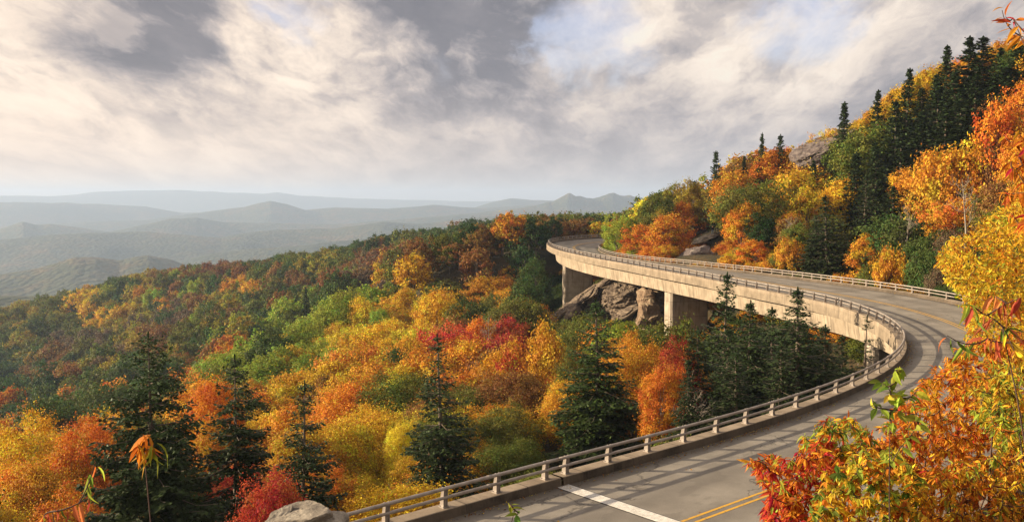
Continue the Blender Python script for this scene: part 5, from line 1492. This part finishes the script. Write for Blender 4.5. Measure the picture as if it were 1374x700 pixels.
plant('shrub', 'dense bright orange shrub filling the middle of the foreground thicket', 'shrub', [(1190, 560), (1225, 520), (1262, 482), (1300, 455), (1374, 440), (1420, 440), (1420, 640), (1300, 660), (1200, 640), (1165, 600)], (7.8, 10.2), 1050, .064, 15,
      {'orange': 5, 'tang': 5, 'gold': 1.2, 'red': .8, 'rust': .4, 'lime': .6}, gbase(1300, 9.0), 23, group=GF, stems=6)
plant('shrub', 'yellow green shrub with broad leaves along the bottom of the thicket', 'shrub', [(1100, 640), (1150, 600), (1200, 600), (1240, 640), (1250, 720), (1080, 720)], (5.6, 6.9), 400, .056, 13,
      {'gold': 3.5, 'lime': 2.6, 'tang': 2.4, 'lemon': 1, 'green': .8, 'orange': 1.2}, gbase(1170, 6.2), 24, kinds=(0, 3, 4), group=GF, stems=4)
plant('shrub', 'rusty orange and yellow shrub in the lower right corner', 'shrub', [(1230, 640), (1300, 610), (1420, 600), (1420, 730), (1220, 730)], (6.0, 7.6), 560, .057, 13,
      {'tang': 3, 'gold': 2.5, 'orange': 2.4, 'rust': 1.2, 'lime': 1}, gbase(1320, 6.8), 25, group=GF, stems=5)
plant('shrub', 'yellow green leaved shrub at the right edge among the orange ones', 'shrub', [(1295, 520), (1330, 485), (1420, 470), (1420, 600), (1340, 600), (1310, 560)], (6.2, 7.6), 210, .06, 13,
      {'green': 1.4, 'lime': 4, 'lemon': 2, 'tang': 1.5, 'gold': 1.5}, gbase(1380, 7.0), 26, group=GF, droop=.4)
plant('yellow_tree', 'bright yellow small leaved tree at the right edge beside the inner guardrail', 'tree', [(1258, 350), (1272, 322), (1318, 300), (1345, 270), (1374, 255), (1430, 250), (1430, 500), (1300, 470), (1296, 425), (1288, 395), (1264, 372)], (12.5, 16.5), 1150, .068, 17,
      {'gold': 6, 'lemon': 2.4, 'tang': 2, 'lime': .8}, gbase(1360, 14.5), 27, kinds=(0, 3, 4), droop=.3, stems=7, shoot_len=.55, spread=1.2)
plant('sapling', 'thin green leaved sapling rising in front of the orange shrubs', 'sapling', [(1200, 560), (1165, 530), (1180, 505), (1207, 496), (1230, 520), (1238, 560), (1215, 590), (1185, 600)], (5.0, 5.3), 16, .07, 7,
      {'lime': 5, 'green': 2, 'lemon': 1}, (P(1212, 700, 5.15)[0], P(1212, 700, 5.15)[1], gbase(1212, 5.15)[2]), 28, kinds=(3, 4), stem_r=.004, stems=1, droop=.35, shoot_len=.25, fix_tips=[P(*a_) for a_ in
      [(1205, 497, 5.1), (1207, 505, 5.15), (1180, 512, 5.2), (1232, 520, 5.1), (1195, 530, 5.1), (1225, 540, 5.2), (1170, 545, 5.1), (1210, 552, 5.1), (1236, 560, 5.2), (1190, 572, 5.1), (1216, 590, 5.1), (1206, 530, 5.15)]])
plant('branch', 'arching branch hung with long red and green leaves before the yellow tree', 'branch', [(1285, 400), (1374, 380), (1374, 470), (1300, 470)], (4.3, 4.6), 12, .10, 6,
      {'rosy': 3, 'lime': 2, 'green': 2, 'orange': 2, 'gold': 1}, gbase(1400, 4.5), 29, kinds=(5, 0, 5), stem_r=.004, stems=1, droop=1.6, shoot_len=.22, fix_tips=[P(*a_) for a_ in
      [(1295, 408, 4.4), (1312, 420, 4.5), (1335, 398, 4.5), (1350, 440, 4.5), (1368, 400, 4.4), (1325, 450, 4.5), (1271, 450, 4.4), (1360, 470, 4.4)]])
plant('branch', 'orange leaved twigs at the right edge against the hillside', 'branch', [(1338, 190), (1374, 160), (1430, 160), (1430, 310), (1350, 300)], (5.6, 6.4), 46, .075, 9,
      {'orange': 4, 'tang': 3, 'red': 1.5}, gbase(1750, 6.6), 30, stem_r=.004, stems=2, droop=.6, shoot_len=.3)
plant('branch', 'twig with a few orange leaves at the top right corner', 'branch', [(1340, 10), (1374, 0), (1430, 0), (1430, 80), (1374, 60)], (4.8, 5.3), 9, .085, 5,
      {'orange': 4, 'tang': 2, 'red': 1.5}, gbase(1800, 5.8), 31, stem_r=.004, stems=1, droop=.2, shoot_len=.22)
plant('sprig', 'tall thin stem topped with long drooping orange leaves before the big spruce', 'sprig', [(0, 0), (1, 0), (1, 1)], (4, 4), 0, .115, 7,
      {'orange': 5, 'tang': 3, 'lime': 1, 'rosy': 2}, (P(143, 705, 4.0)[0], P(143, 705, 4.0)[1], gbase(143, 4.0)[2]), 32, stems=1, droop=2.0, shoot_len=.20, stem_r=.0015, kinds=(5, 6, 5, 0), leafvar=(.75, 1.1), fix_tips=[P(*a_) for a_ in
      [(198, 580, 4.0), (188, 584, 4.02), (206, 596, 3.98), (192, 606, 4.0)]])
plant('sprig', 'lower bent stem with drooping orange and green leaves left of the big spruce trunk', 'sprig', [(0, 0), (1, 0), (1, 1)], (4, 4), 0, .10, 6,
      {'orange': 3, 'rosy': 2, 'lime': 1.5, 'green': 1.2}, (P(170, 710, 4.2)[0], P(170, 710, 4.2)[1], gbase(170, 4.2)[2]), 33, stems=1, droop=1.8, shoot_len=.20, stem_r=.0015, kinds=(5, 6, 5, 0), fix_tips=[P(*a_) for a_ in
      [(128, 620, 4.2), (118, 668, 4.1), (60, 694, 4.1)]])
plant('sprig', 'small bright green sprig poking up at the bottom edge before the road joint', 'sprig', [(0, 0), (1, 0), (1, 1)], (4, 4), 0, .055, 4,
      {'lime': 4, 'green': 1}, (P(690, 720, 4.4)[0], P(690, 720, 4.4)[1], gbase(690, 4.4)[2]), 34, stem_r=.001, stems=1, droop=.2, shoot_len=.05, kinds=(3, 4), fix_tips=[P(690, 683, 4.4), P(694, 690, 4.4)])

# ================================================================== WORDS FOR THE TREES
def ordinal(k):
    return ['leftmost', 'second from left', 'third from left', 'fourth from left', 'fifth from left', 'sixth from left', 'seventh from left', 'eighth from left', 'ninth from left', 'tenth from left',
            'eleventh from left', 'twelfth from left', 'thirteenth from left', 'fourteenth from left', 'fifteenth from left', 'sixteenth from left'][k] if k < 16 else '%dth from left' % (k + 1)
def place_of(px, py, x, y, u_, s_):
    if u_ > W and s_ > 60:
        if px < 930: return ('on the slope right of the far bend', 'trees on the hillside above the road')
        low = project(road_pt(s_, W, .9))[1]
        up_ = np.interp(px, *np.array(skyline).T)
        f = (py - up_) / max(370 - up_, 1)
        side_ = 'left' if px < 1060 else ('middle' if px < 1200 else 'right')
        if f < .22: return ('high on the %s hillside' % side_, 'trees on the hillside above the road')
        if f < .6: return ('halfway up the %s hillside' % side_, 'trees on the hillside above the road')
        return ('low on the %s hillside' % side_, 'trees on the hillside above the road')
    sk_ = np.interp(px, *np.array(skyline).T)
    if y > 235:
        col = 'at far left' if px < 170 else ('behind the big spruce' if px < 330 else ('near the middle' if px < 520 else ('left of the viaduct' if px < 725 else 'behind the far bend')))
        if py < sk_ + 26: return ('on ridge skyline ' + col, 'trees on the far ridge')
        if py < sk_ + 75: return ('below ridge crest ' + col, 'trees on the far ridge')
        return ('low on ridge ' + col, 'trees on the far ridge')
    if y > 90:
        col = 'left of the big spruce' if px < 200 else ('behind three left spruces' if px < 420 else ('mid-left on sunlit slope' if px < 560 else ('on sunlit slope below ridge' if px < 700 else 'beneath the viaduct')))
        return (col, 'trees on the sunlit middle slope')
    if px < 200: return ('in the bottom left foreground', 'trees below the near guardrail')
    if px < 450: return ('around left foreground spruces', 'trees below the near guardrail')
    if px < 620: return ('left of the central spruce', 'trees below the near guardrail')
    if px < 830: return ('right of the central spruce', 'trees below the near guardrail')
    return ('inside the road bend', 'trees below the near guardrail')
xs_ = np.array([t_['x'] for t_ in made]); ys_ = np.array([t_['y'] for t_ in made])
kk, uu2, _ = road_coords(xs_, ys_)
med = np.median([t_['area'] for t_ in made])
groups = {}
for t_, k, u_ in zip(made, kk, uu2):
    pl, gr = place_of(t_['px'], t_['py'], t_['x'], t_['y'], u_, S[k])
    kind = 'bush' if t_.get('bush') else 'tree'
    size = 'large' if t_['area'] > med * 1.35 else ('small' if t_['area'] < med * .6 else 'mid-sized')
    groups.setdefault((size, PAL[t_['cn']][1], kind, pl), []).append(t_); t_['gr'] = gr if kind == 'tree' else gr.replace('trees', 'bushes')
for (size, cn, kind, pl), l in groups.items():
    l.sort(key=lambda q: q['px'])
    for k, t_ in enumerate(l):
        lab = '%s %s %s %s' % (size, cn, kind, pl) if len(l) == 1 else '%s of %s %s %s %s' % (ordinal(k), size, cn, kind + ('es' if kind == 'bush' else 's'), pl)
        tag(t_['root'], lab, kind, t_['gr'])
SPL = ['tall black green spruce with wide boughs at the lower left', 'second left foreground spruce, narrow with a bare lower trunk', 'thin open spruce, third of the left foreground trio',
       'big dark spruce in the centre, rising above the near guardrail', 'broad bushy spruce in front of the outcrop and far pier']
names_sp = {}
for k, s_ in enumerate(spr):
    if k < 5: lab, gr = SPL[k], 'dark spruces in the foreground'
    elif s_['y'] < 85 : gr = 'dark spruces inside the road bend'; lab = None
    elif s_['px'] < 850 : gr = 'scattered small spruces in the wood'; lab = None
    else: gr = 'spruces on the hillside'; lab = None
    s_['gr'] = gr; s_['lab'] = lab
for gr, nm in (('dark spruces inside the road bend', 'dark spruces standing inside the road bend'), ('scattered small spruces in the wood', 'small dark spruces among the autumn trees left of the hillside'), ('spruces on the hillside', None)):
    l = sorted([s_ for s_ in spr if s_['gr'] == gr and not s_['lab']], key=lambda q: q['px'])
    if nm is None:
        for sub, txt in ((lambda q: abs(q['py'] - np.interp(q['px'], *np.array(skyline).T)) < 999 and q['py'] < np.interp(q['px'], *np.array(skyline).T) - 4, 'spruces pointing above the hillside skyline'),
                         (lambda q: not q['py'] < np.interp(q['px'], *np.array(skyline).T) - 4, 'spruces below the skyline on the hillside')):
            l2 = [q for q in l if sub(q)]
            for k, q in enumerate(l2): q['lab'] = '%s of the %s' % (ordinal(k), txt)
    else:
        for k, q in enumerate(l): q['lab'] = '%s of the %s' % (ordinal(k), nm)
for s_ in spr: tag(s_['root'], s_['lab'], 'spruce', s_['gr'])
